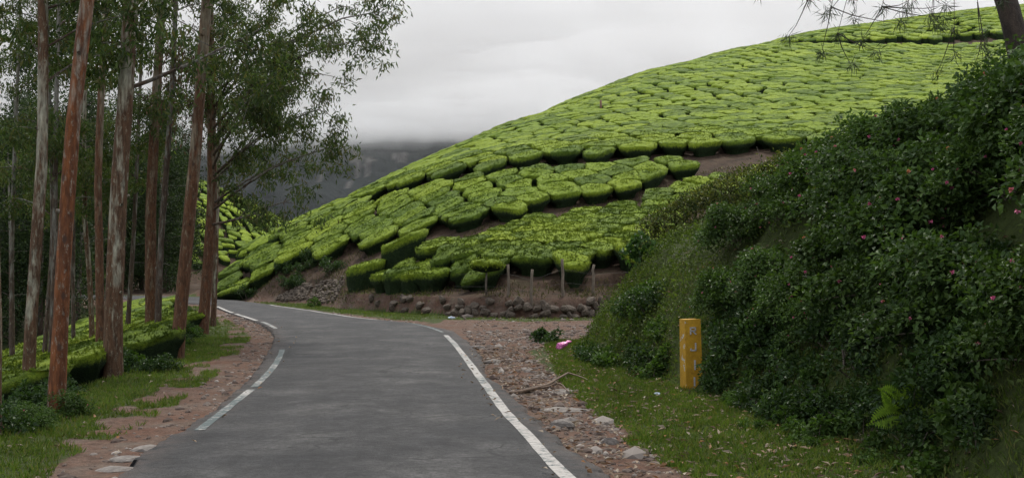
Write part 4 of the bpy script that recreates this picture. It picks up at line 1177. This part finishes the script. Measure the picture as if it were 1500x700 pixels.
# ================================================================ PINE
m_pbark = plain_mat('dark pine bark', (0.018, 0.013, 0.010), (0.075, 0.052, 0.038), 9, 0.95, 1.0, 0.05, 6, (1, 1, 0.45))
m_needle = leaf_mat('pine needles', [(0.022, 0.034, 0.014), (0.045, 0.060, 0.022)], 0.5, 0.15)
pb = P(1519, 112, 18.6); pb[2] = zg1(pb[0], pb[1])
pine = empty('pine_tree', tuple(pb), 'leaning pine on the bank with dangling needle tufts', 'tree')
ptop = unit(P(1486, 0, 18.6) - P(1517, 110, 18.6))
hs = np.linspace(-0.5, 13, 70)
mb = MB(); pth = ptop[None] * hs[:, None] * np.array((1, 1, 1)); pth[:, 0] += np.clip(hs - 2, 0, None) ** 2 * 0.010
mb.tube(pth, 0.20 * (1 - 0.6 * np.clip(hs / 13, 0, 1)) + 0.10 * np.exp(-np.clip(hs + 0.2, 0, None) * 1.2), 16, 0.2, 6)
q = P(1482, 22, 18.6) - pb
mb.tube([q + np.array((0.1, 0, -.05)), q + np.array((-0.12, -0.05, 0.12)), q + np.array((-0.2, -0.05, 0.22))], [0.07, 0.05, 0.045], 7)
obj('trunk', mb.mesh('trunk', m_pbark), pine)
tufts = []
rngp = np.random.default_rng(44)
def pine_branch(a, b, r, sag, ntw):
    bb = MB()
    p = limb(bb, rngp, a, b, r, sag, 9, 0.08)
    for k in range(ntw):
        i = rngp.integers(3, 9); e = p[i] + rngp.normal(size=3) * np.array((0.4, 0.4, 0.22)) + np.array((0, 0, -0.22))
        limb(bb, rngp, p[i], e, 0.01, -0.05, 4, 0.12); tufts.append(e)
    tufts.append(p[-1])
    obj('branch', bb.mesh('branch', m_pbark), pine)
for (h, u, v, y, sag) in ((7.2, 1232, 46, 16.5, 0.04), (7.4, 1215, 16, 16.5, 0.04), (7.0, 1290, 12, 16.8, 0.04), (6.4, 1365, 22, 17.0, 0.04), (5.8, 1400, 38, 17.2, 0.03), (7.6, 1185, -2, 16, 0.04), (6.6, 1330, 12, 17.2, 0.04), (5.4, 1440, 50, 17.6, 0.02)):
    pine_branch(np.array([np.interp(h, hs, pth[:, j]) for j in range(3)]), P(u, v, y) - pb, 0.014, sag, 12)
for k in range(60):
    h = rngp.uniform(5.5, 13); an = rngp.uniform(0, 6.28); L = rngp.uniform(2.2, 6.0) * (1.25 - h / 16)
    c = np.array([np.interp(h, hs, pth[:, j]) for j in range(3)])
    pine_branch(c, c + np.array((math.cos(an) * L, math.sin(an) * L, rngp.uniform(0.0, 0.8))), 0.04, 0.05, 16)
tf = np.array(tufts); per = 34
p = np.repeat(tf, per, 0) + rngp.normal(size=(len(tf) * per, 3)) * 0.035
d = rngp.normal(size=(len(p), 3)) * 0.55 + np.array((0, 0, -0.55))
kv, kf = kites(p, d, rnd_unit(rngp, len(p)), rngp.uniform(0.14, 0.24, len(p)), 0.012)
obj('needles', mesh_of('needles', kv, kf, m_needle, False), pine)

# ================================================================ STONE WALL UNDER THE TERRACE
m_stone = plain_mat('weathered wall stone', (0.035, 0.026, 0.018), (0.125, 0.093, 0.066), 7, 0.9, 0.7, 0.03)
m_rock = plain_mat('grey shoulder stone', (0.10, 0.085, 0.072), (0.24, 0.21, 0.185), 8, 0.9, 0.5, 0.02)
def rock_mesh(name, seed, mat, sub=2):
    import bmesh
    bm = bmesh.new(); bmesh.ops.create_icosphere(bm, subdivisions=sub, radius=0.5)
    rr = random.Random(seed)
    pl_ = [(Vector((rr.gauss(0, 1), rr.gauss(0, 1), rr.gauss(0, 1))).normalized(), rr.uniform(0.28, 0.42)) for _ in range(9)]
    for v in bm.verts:
        for n_, d_ in pl_:
            e_ = v.co.dot(n_) - d_
            if e_ > 0: v.co -= n_ * e_
        v.co += Vector((rr.gauss(0, 1), rr.gauss(0, 1), rr.gauss(0, 1))) * 0.014
    me = bpy.data.meshes.new(name); bm.to_mesh(me); bm.free()
    me.materials.append(mat)
    return me
WS = [rock_mesh('stone', 500 + k, m_stone) for k in range(7)]
rng = np.random.default_rng(61)
wall_line = spline([(-6.6, 48.9), (-4.3, 46.1), (-1.3, 42.9), (1.3, 41.9), (3.4, 42.5), (5.2, 43.5)], 30)
acc = np.r_[0, np.cumsum(np.hypot(*np.diff(wall_line, axis=0).T))]
def on_wall(s): return np.array((np.interp(s, acc, wall_line[:, 0]), np.interp(s, acc, wall_line[:, 1])))
mid = on_wall(acc[-1] * 0.6)
wall = empty('stone_wall', (mid[0], mid[1], -0.05), 'low dry stone wall below the tea terrace', 'wall')
course_h = [0.0, 0.24, 0.46]
for ci, ch in enumerate(course_h):
    s = rng.uniform(0, 0.2)
    while s < acc[-1] - 0.2:
        wd = rng.uniform(0.18, 0.52)
        hgt = rng.uniform(0.2, 0.36)
        frac = s / acc[-1]
        keep = (0.85, 0.75, 0.5)[ci] if frac > 0.5 else (0.3 if ci < 2 else 0.1)
        if rng.random() < keep:
            a = on_wall(s); b_ = on_wall(s + 0.1); an = math.atan2(b_[1] - a[1], b_[0] - a[0])
            nrm_ = np.array((-math.sin(an), math.cos(an)))
            q = a + nrm_ * (0.12 + ch * 0.36 + rng.uniform(-0.03, 0.03))
            o = obj('stone', WS[rng.integers(0, 7)], wall, loc=(q[0] - mid[0], q[1] - mid[1], ch + hgt * 0.42 + rng.uniform(-0.06, 0.06)))
            o.scale = (wd * 1.25, 0.34, hgt * 1.3); o.rotation_euler = (rng.uniform(-.3, .3), rng.uniform(-.35, .35), an + rng.uniform(-.3, .3))
        s += wd
# rubble facing on the cut past the bend: stones a few pixels across, so one joined part
base_me = rock_mesh('rubble', 520, m_stone, 1)
bv = np.array([v.co[:] for v in base_me.vertices]); bf = np.array([p_.vertices[:] for p_ in base_me.polygons])
parts = []
for k in range(420):
    u = rng.uniform(385, 492); y_ = rng.uniform(0, 1)
    s_ = rng.uniform(0.16, 0.36)
    a0 = np.array((np.interp(u, [380, 440, 495], [-13.6, -11.5, -8.6]), np.interp(u, [380, 440, 495], [62.3, 60.2, 53.2])))
    h_ = y_ * np.interp(u, [385, 420, 470, 495], [0.25, 0.9, 1.35, 0.4])
    n_ = unit(np.array((0.86, 0.5))) if u > 440 else unit(np.array((0.5, 0.86)))
    xy_ = a0 + n_ * (0.08 + h_ * 0.85 + rng.uniform(-0.05, 0.05))
    ang_ = rng.uniform(0, 6.28); R_ = np.array(((math.cos(ang_), -math.sin(ang_), 0), (math.sin(ang_), math.cos(ang_), 0), (0, 0, 1)))
    parts.append(((bv * s_) @ R_.T + np.array((xy_[0], xy_[1], max(h_, zg1(xy_[0], xy_[1])) + 0.03)), bf))
v_, f_ = join_vf(parts)
obj('rubble_wall', mesh_of('rubble_wall', v_, f_, m_stone, False), None, 'rough rubble facing at the foot of the earth cut past the bend', 'rubble', None, 'stuff')

# ================================================================ FENCE STAKES AND WIRE
m_stake = plain_mat('weathered stake wood', (0.07, 0.052, 0.038), (0.20, 0.16, 0.115), 12, 0.9, 0.6, 0.01, 5, (1, 1, 0.2))
stakes = [(745, 387, 456, 43.4), (778, 395, 460, 42.4), (825, 380, 452, 43.0), (868, 388, 448, 43.6)]
fb = P(800, 455, 43)
fence = empty('wire_fence', (fb[0], fb[1], 0.8), 'wire fence of thin wooden stakes above the stone wall', 'fence')
f0 = np.array(fence.location)
tops = []
for k, (u, vt, vb, y) in enumerate(stakes):
    a, b_ = P(u, vb, y), P(u + (1.5 if k % 2 else -1), vt, y)
    a[2] = min(a[2], zg1(a[0], a[1])) - 0.15
    mb = MB(); t = np.linspace(0, 1, 9)[:, None]
    pth_ = a + (b_ - a) * t + rng.normal(size=(9, 3)) * 0.012
    mb.tube(pth_ - f0, np.linspace(0.062, 0.05, 9), 8, 0.12, k)
    obj('stake', mb.mesh('stake', m_stake), fence)
    tops.append(a + (b_ - a) * 0.8); tops.append(a + (b_ - a) * 0.55)
m_wire, nt, b = new_mat('dull fence wire'); b.inputs['Base Color'].default_value = (0.05, 0.047, 0.045, 1); b.inputs['Metallic'].default_value = 0.6; b.inputs['Roughness'].default_value = 0.6
for lv_ in (0, 1):
    pts_ = np.array(tops[lv_::2]); pts_ = pts_[np.argsort(pts_[:, 0])]
    ext = np.concatenate([[pts_[0] + np.array((-2.2, 1.6, 0.0))], pts_, [pts_[-1] + np.array((2.0, 0.9, 0.1))]])
    mb = MB(); mb.tube(spline(ext, 5) - f0, 0.0035, 5)
    obj('wire', mb.mesh('wire', m_wire), fence)
mb = MB(); pt = P(880, 166, 96); zb_ = zg1(pt[0], pt[1]); tz = P(880, 147, 96)[2]
mb.tube([(0, 0, -0.2), (0.02, 0, (tz - zb_) * 0.5), (0, 0.02, tz - zb_)], 0.09, 7, 0.1, 2)
obj('wooden_post', mb.mesh('wooden_post', plain_mat('red brown post', (0.10, 0.045, 0.03), (0.18, 0.08, 0.05), 8)), None, 'lone reddish post standing high among the hillside tea', 'post', None, None, (pt[0], pt[1], zb_))

# ================================================================ YELLOW MARKER POST
m_yel, nt, b = new_mat('chipped yellow paint on concrete')
co = tex_obj(nt)
n1 = noise(nt, 5, 6, 0.7, co); n2 = noise(nt, 30, 4, 0.7, co)
yc = ramp(nt, n1, [(0.3, (0.34, 0.17, 0.006)), (0.55, (0.46, 0.245, 0.010)), (0.75, (0.52, 0.29, 0.014))])
yc = mix(nt, 0.6, yc, ramp(nt, n2, [(0.3, 0.65), (0.7, 1.2)]), 'MULTIPLY')
chip = mth(nt, 'MULTIPLY', attr(nt, 'edge').outputs['Fac'], noise(nt, 9, 3, 0.6, co))
yc = mix(nt, ramp(nt, chip, [(0.66, 0.0), (0.68, 1.0)]), yc, (0.42, 0.39, 0.34))
yc = mix(nt, ramp(nt, noise(nt, 3, 5, 0.7, co), [(0.62, 0.0), (0.75, 0.6)]), yc, (0.12, 0.08, 0.03))
nt.links.new(yc, b.inputs['Base Color']); b.inputs['Roughness'].default_value = 0.75
bump(nt, b, n2, 0.5, 0.01)
pp = G(1013, 560, 0.03); pp = np.array((pp[0], pp[1], zg1(pp[0], pp[1])))
post = empty('marker_post', tuple(pp), 'yellow painted concrete boundary post with white letters', 'marker post', None, math.radians(13))
post.rotation_euler.y = math.radians(-1.2)
H_ = P(1013, 467, pp[1])[2] - pp[2]
w0, w1_, dpt = 0.140, 0.128, 0.125
import bmesh
bm = bmesh.new()
ringv = []
for z_, hw, hd in [(-0.3, w0, dpt)] + [(H_ * t_, w0 + (w1_ - w0) * t_, dpt * (1 - .06 * t_)) for t_ in np.linspace(0, 1, 14)]:
    ringv.append([bm.verts.new((x_, y_, z_)) for x_, y_ in ((-hw, -hd), (hw, -hd), (hw, hd), (-hw, hd))])
for a, b_ in zip(ringv[:-1], ringv[1:]):
    for k in range(4): bm.faces.new((a[k], a[(k + 1) % 4], b_[(k + 1) % 4], b_[k]))
bm.faces.new(ringv[-1]); bm.faces.new(ringv[0][::-1])
bmesh.ops.bevel(bm, geom=[e_ for e_ in bm.edges if (e_.is_manifold and e_.calc_face_angle(0) > 0.8)], offset=0.014, segments=2, affect='EDGES')
me = bpy.data.meshes.new('shaft'); bm.to_mesh(me)
vv = np.array([v.co[:] for v in bm.verts]); bm.free()
ea = me.attributes.new('edge', 'FLOAT', 'POINT')
ea.data.foreach_set('value', ((vv[:, 0] < -0.10) * 1.0 + (np.abs(vv[:, 0]) > 0.11) * 0.12).astype(np.float32))
me.materials.append(m_yel)
obj('shaft', me, post)
m_let = plain_mat('faded white lettering', (0.30, 0.28, 0.27), (0.50, 0.48, 0.47), 20, 0.8, 0.2, 0.005)
def letter(bars, x0, z0, sc, nm='letter'):
    bm = bmesh.new()
    for (ax, az, bx_, bz, wdt) in bars:
        d_ = Vector((bx_ - ax, 0, bz - az)); L_ = d_.length; c_ = Vector(((ax + bx_) / 2, 0, (az + bz) / 2))
        g_ = bmesh.ops.create_cube(bm, size=1.0)['verts']
        rot = Matrix.Rotation(-math.atan2(d_.z, d_.x), 4, 'Y')
        bmesh.ops.transform(bm, verts=g_, matrix=Matrix.Translation((x0 + c_.x * sc, -dpt - 0.001, z0 + c_.z * sc)) @ rot @ Matrix.Diagonal((L_ * sc + wdt * sc * 0.9, 0.012, wdt * sc, 1)))
    me = bpy.data.meshes.new(nm); bm.to_mesh(me); bm.free(); me.materials.append(m_let)
    obj(nm, me, post)
wb = 0.2
letter([(0, 0, 0, 1, wb), (0, 1, 0.8, 1, wb), (0.8, 1, 0.8, 0.52, wb), (0, 0.52, 0.8, 0.52, wb), (0.35, 0.5, 0.85, 0, wb)], -0.045, H_ * 0.79, 0.10)
letter([(0.75, 1, 0.75, 0, wb), (0.75, 0, 0, 0, wb), (0, 0, 0, 0.2, wb)], -0.045, H_ * 0.56, 0.105)
letter([(0, 0, 0, 1, wb)], 0.015, H_ * 0.29, 0.13)
letter([(0, 0, 0, 1, wb)], 0.0, H_ * 0.06, 0.12)

# ================================================================ ROADSIDE BITS
# pink plastic bag
m_bag, nt, b = new_mat('pink plastic film'); b.inputs['Base Color'].default_value = (0.62, 0.14, 0.36, 1); b.inputs['Roughness'].default_value = 0.35
bump(nt, b, noise(nt, 14, 4, 0.6, tex_obj(nt)), 0.6, 0.03)
bm = bmesh.new(); bmesh.ops.create_icosphere(bm, subdivisions=4, radius=1)
for v in bm.verts:
    c = v.co.copy()
    f_ = float(fbm(np.array([c.x * 2.2 + 4]), np.array([c.y * 2.2 + c.z * 2.6]), 8, 4)[0])
    v.co = Vector((c.x * 0.15 * (1 + 0.25 * c.x), c.y * 0.10, max(-0.05, c.z * (0.085 - 0.03 * c.x) + 0.03 * c.x))) * (1 + 0.45 * f_)
    if c.x > 0.75: v.co += Vector((0.07 * (c.x - 0.7) * 4, 0, 0.03))
me = bpy.data.meshes.new('plastic_bag'); bm.to_mesh(me); bm.free(); me.materials.append(m_bag)
for p_ in me.polygons: p_.use_smooth = True
pt = G(822, 502, 0.12); pz_ = zg1(pt[0], pt[1])
o = obj('plastic_bag', me, None, 'crumpled pink plastic bag lying on the grass by the bank', 'bag', None, None, (pt[0], pt[1], max(pz_, -0.05) + 0.10)); o.rotation_euler = (0, -0.2, 0.2)
# pale litter by the wall
m_lit, nt, b = new_mat('pale plastic litter'); b.inputs['Base Color'].default_value = (0.42, 0.48, 0.58, 1); b.inputs['Roughness'].default_value = 0.4
for (u, v, sx, lb) in ((661, 464, 0.22, 'pale blue plastic litter on the grass below the wall'), (963, 572, 0.07, 'small shiny plastic scrap in the weeds near the yellow post')):
    me = rock_mesh('litter', 530 + u, m_lit, 2); pt = G(u, v)
    o = obj('litter', me, None, lb, 'litter', None, None, (pt[0], pt[1], zg1(pt[0], pt[1]) + 0.05)); o.scale = (sx * 1.6, sx, sx * 0.7)
# fallen branch
m_branch = plain_mat('dead branch wood', (0.07, 0.045, 0.03), (0.17, 0.115, 0.08), 10, 0.9, 0.5, 0.01)
bp = G(790, 566); b0 = np.array((bp[0], bp[1], 0.0))
fbr = empty('fallen_branch', tuple(b0), 'forked dead branch lying on the stony shoulder', 'branch')
def ground_path(px, lift):
    out = []
    for (u, v), l_ in zip(px, lift):
        g_ = G(u, v); out.append((g_[0], g_[1], zg1(g_[0], g_[1]) + l_))
    return spline(out, 6) - b0
mb = MB(); mb.tube(ground_path([(748, 570), (775, 567), (800, 563), (815, 557), (832, 547)], [0.03, 0.05, 0.06, 0.08, 0.10]), np.linspace(0.035, 0.016, 25), 7, 0.2, 3)
obj('limb', mb.mesh('limb', m_branch), fbr)
mb = MB(); mb.tube(ground_path([(832, 547), (850, 551), (868, 558)], [0.10, 0.07, 0.03]), np.linspace(0.016, 0.008, 13), 6, 0.2, 5)
obj('twig', mb.mesh('twig', m_branch), fbr)
mb = MB(); mb.tube(ground_path([(775, 567), (800, 564), (820, 562), (833, 569)], [0.05, 0.06, 0.06, 0.03]), np.linspace(0.022, 0.008, 19), 6, 0.2, 7)
obj('twig', mb.mesh('twig', m_branch), fbr)

# stones on the shoulders
RK = [rock_mesh('stone', 540 + k, m_rock) for k in range(6)]
big = [(827, 594, .52, .06, 'long flat grey stone lying on the right shoulder'), (825, 567, .34, .06, 'pale flat stone under the fallen branch'), (722, 527, .30, .07, 'pale stone at the broken asphalt edge'), (699, 507, .30, .10, 'pale stone where the dirt track meets the asphalt'),
       (823, 619, .22, .10, 'brown stone beside the broken asphalt tongue'), (892, 640, .18, .08, 'pale stone in the middle of the stony shoulder'),
       (172, 676, .30, .05, 'flat grey slab at the left edge of the asphalt'), (188, 663, .26, .05, 'smaller grey slab touching the left asphalt edge'), (215, 648, .30, .06, 'broken grey slab on the left shoulder')]
for k, (u, v, s_, hz_, lb) in enumerate(big):
    pt = G(u, v); o = obj('loose_stone', RK[k % 6], None, lb, 'stone', 'loose stones on the shoulders', None, (pt[0], pt[1], zg1(pt[0], pt[1]) + hz_ * 0.2))
    o.scale = (s_ * 1.5, s_ * 0.8, hz_ * 1.7); o.rotation_euler.z = rng.uniform(-0.4, 0.4)
bme = rock_mesh('gravel', 555, m_rock, 1)
bv = np.array([v.co[:] for v in bme.vertices]); bf = np.array([p_.vertices[:] for p_ in bme.polygons])
n = 46000
gx_ = np.where(np.arange(n) < 26000, rng.uniform(-2, 4, n), rng.uniform(-13, 3, n)); gy_ = np.where(np.arange(n) < 26000, rng.uniform(8.5, 34, n), rng.uniform(8.5, 48, n))
rdist = poly_sd(gx_, gy_, ROAD_POLY)
gsd = poly_sd(gx_, gy_, GR); bsd = poly_sd(gx_, gy_, BANK)
patch = fbm(gx_ * 0.9, gy_ * 0.9, 19)
right = (gx_ > -1.2 - 0.1 * np.maximum(gy_ - 30, 0)) & (rdist < -0.02) & (gsd < 0.05 + 0.2 * patch) & (bsd < 0)
left = (gx_ < -3) & (rdist < 0.0) & (rdist > -0.55 - 0.5 * np.clip(patch, 0, 1))
dw_, sw_, _ = seg_dist(gx_, gy_, W1)
keep = (right & (rng.random(n) < (0.25 + 0.9 * np.clip(patch + 0.3, 0, 1)) * np.interp(gy_, [18, 26, 40], [1, 0.6, 0.35]))) | (left & (rng.random(n) < 0.9))
keep &= ~((sw_ > 0)) & (gy_ < 47)
gx_, gy_ = gx_[keep], gy_[keep]
n = len(gx_)
sz_ = np.exp(rng.normal(-3.3, 0.55, n)) * (1 + 0.012 * gy_)
an = rng.uniform(0, 6.28, n); ca, sa = np.cos(an), np.sin(an)
sc_ = np.stack([sz_ * rng.uniform(1.0, 2.0, n), sz_ * rng.uniform(0.7, 1.3, n), sz_ * rng.uniform(0.35, 0.8, n)], -1)
lv_ = bv[None] * sc_[:, None]
wx = lv_[..., 0] * ca[:, None] - lv_[..., 1] * sa[:, None] + gx_[:, None]; wy = lv_[..., 0] * sa[:, None] + lv_[..., 1] * ca[:, None] + gy_[:, None]
wz = lv_[..., 2] + (zg(gx_, gy_) + sz_ * 0.1)[:, None]
ff = (bf[None] + (np.arange(n) * len(bv))[:, None, None]).reshape(-1, 3)
m_grav, nt, b = new_mat('shoulder gravel')
geo = nd(nt, 'ShaderNodeNewGeometry')
nt.links.new(ramp(nt, geo.outputs['Random Per Island'], [(0.0, (0.06, 0.038, 0.028)), (0.4, (0.10, 0.070, 0.054)), (0.75, (0.135, 0.108, 0.09)), (1.0, (0.26, 0.225, 0.195))]), b.inputs['Base Color'])
b.inputs['Roughness'].default_value = 0.9
obj('gravel', mesh_of('gravel', np.stack([wx, wy, wz], -1).reshape(-1, 3), ff, m_grav, False), None, 'loose gravel and stone chips on the road shoulders', 'gravel', None, 'stuff')

# dry leaves
n = 12000
lx = np.where(np.arange(n) < 7000, rng.uniform(-1, 5, n), rng.uniform(-8, 6, n)); ly = np.where(np.arange(n) < 7000, rng.uniform(8.5, 26, n), rng.uniform(8.5, 46, n))
rdist = poly_sd(lx, ly, ROAD_POLY); bsd = poly_sd(lx, ly, BANK)
keep = ((rdist < 0.02) & (lx > -1.2) & (rng.random(n) < 0.6)) | ((lx < -3) & (rdist < 0) & (rng.random(n) < 0.30)) | ((rdist > 0) & (rdist < 0.6) & (rng.random(n) < 0.10))
dw_, sw_, _ = seg_dist(lx, ly, W1); keep &= (sw_ < 0) & (bsd < 1.5)
lx, ly = lx[keep], ly[keep]; n = len(lx)
lz = np.where(poly_sd(lx, ly, ROAD_POLY) > 0, 0.03, zg(lx, ly) + 0.03) + rng.uniform(0, 0.02, n)
an = rng.uniform(0, 6.28, n)
kv, kf = kites(np.stack([lx, ly, lz], -1), np.stack([np.cos(an), np.sin(an), rng.normal(size=n) * 0.25], -1), np.array((0, 0, 1.0)) + rng.normal(size=(n, 3)) * 0.4, rng.uniform(0.05, 0.13, n), rng.uniform(0.02, 0.05, n), 0.1)
m_dry = leaf_mat('fallen leaves', [(0.10, 0.06, 0.035), (0.19, 0.14, 0.095), (0.30, 0.25, 0.19), (0.24, 0.11, 0.04)], 0.8, 0.1, (1, 1, 0.9))
obj('fallen_leaves', mesh_of('fallen_leaves', kv, kf, m_dry, False), None, 'dry fallen leaves scattered over the verges', 'leaves', None, 'stuff')

# grass
def grass_at(n, x0, x1, y0, y1, maskf, seed, hmin, hmax):
    rg = np.random.default_rng(seed)
    x = rg.uniform(x0, x1, n); y = rg.uniform(y0, y1, n)
    k = maskf(x, y, rg); x, y = x[k], y[k]; n = len(x)
    z = zg(x, y) - 0.01
    per = 4
    p = np.repeat(np.stack([x, y, z], -1), per, 0) + rg.normal(size=(n * per, 3)) * np.array((0.02, 0.02, 0))
    d = rg.normal(size=(n * per, 3)) * np.array((0.55, 0.55, 0.1)) + np.array((0, 0, 1.0))
    return kites(p, d, rnd_unit(rg, n * per), rg.uniform(hmin, hmax, n * per), 0.012, 0.12)
def right_mask(x, y, rg):
    g = poly_sd(x, y, GR) + 0.28 * fbm(x * 1.7, y * 1.7, 78) + 0.1 * fbm(x * 0.55, y * 0.55, 77); b_ = poly_sd(x, y, BANK)
    return (g > 0.02) & (b_ < 1.3) & (rg.random(len(x)) < 0.9)
def left_mask(x, y, rg):
    r_ = poly_sd(x, y, ROAD_POLY); lv_ = -r_; n2_ = fbm(x * 1.7, y * 1.7, 78); n1_ = fbm(x * 0.55, y * 0.55, 77)
    d_ = np.interp(y, XL_Y, XL_X) - x
    return (r_ < -0.6) & (x < -2.5) & (d_ < 1.2) & ((lv_ + 0.45 * n2_ + 0.3 * n1_ > 1.15) | ((n2_ > 0.05) & (lv_ > 0.65)))
def wall_mask(x, y, rg):
    d_, s_, _ = seg_dist(x, y, W1); r_ = poly_sd(x, y, ROAD_POLY)
    return (s_ < 0) & (d_ > 0.05) & (d_ < 2.3 - 0.7 * fbm(x * 0.55, y * 0.55, 77)) & (r_ < -0.4) & (poly_sd(x, y, BANK) < 0)
gp = [grass_at(36000, 0.8, 6.0, 8.5, 29, right_mask, 1, 0.04, 0.12), grass_at(26000, -19, -3.4, 9, 56, left_mask, 2, 0.04, 0.12), grass_at(22000, -10, -3.4, 9, 30, left_mask, 4, 0.04, 0.12), grass_at(14000, -17, 5, 33, 66, wall_mask, 3, 0.05, 0.14)]
kv, kf = join_vf(gp)
m_grass = leaf_mat('verge grass', [(0.05, 0.085, 0.012), (0.085, 0.135, 0.020), (0.12, 0.16, 0.030), (0.16, 0.145, 0.055)], 0.6, 0.3)
obj('grass', mesh_of('grass', kv, kf, m_grass, False), None, 'short green grass growing on the road verges', 'grass', None, 'stuff')

# dry grass and stubble on the earth cuts
n = 34000
hx = rng.uniform(-18, 16, n); hy = rng.uniform(41, 70, n)
d_, s_, _ = seg_dist(hx, hy, W1); d_ = np.where(s_ > 0, d_, -d_)
d2, s2, _ = seg_dist(hx, hy, W2); d2 = np.where(s2 > 0, d2, -d2)
keep = (d_ > 0.1) & ((d_ < 4.2) & (hx < -6) | (d_ < 2.2) | ((d2 > -0.6) & (d2 < 4.0))) & (fbm(hx * 0.5, hy * 0.5, 33) > -0.25 + 0.3 * rng.random(n))
hx, hy = hx[keep], hy[keep]; n = len(hx)
d = rng.normal(size=(n, 3)) * 0.5 + np.array((0, -0.3, 0.9))
kv, kf = kites(np.stack([hx, hy, zg(hx, hy) - 0.02], -1), d, rnd_unit(rng, n), rng.uniform(0.10, 0.30, n), 0.035, 0.15)
m_straw = leaf_mat('dry grass on the cuts', [(0.03, 0.045, 0.012), (0.07, 0.075, 0.022), (0.13, 0.105, 0.055), (0.045, 0.03, 0.02)], 0.8, 0.2)
obj('dry_grass', mesh_of('dry_grass', kv, kf, m_straw, False), None, 'dry grass and low weeds on the earth cuts', 'grass', None, 'stuff')
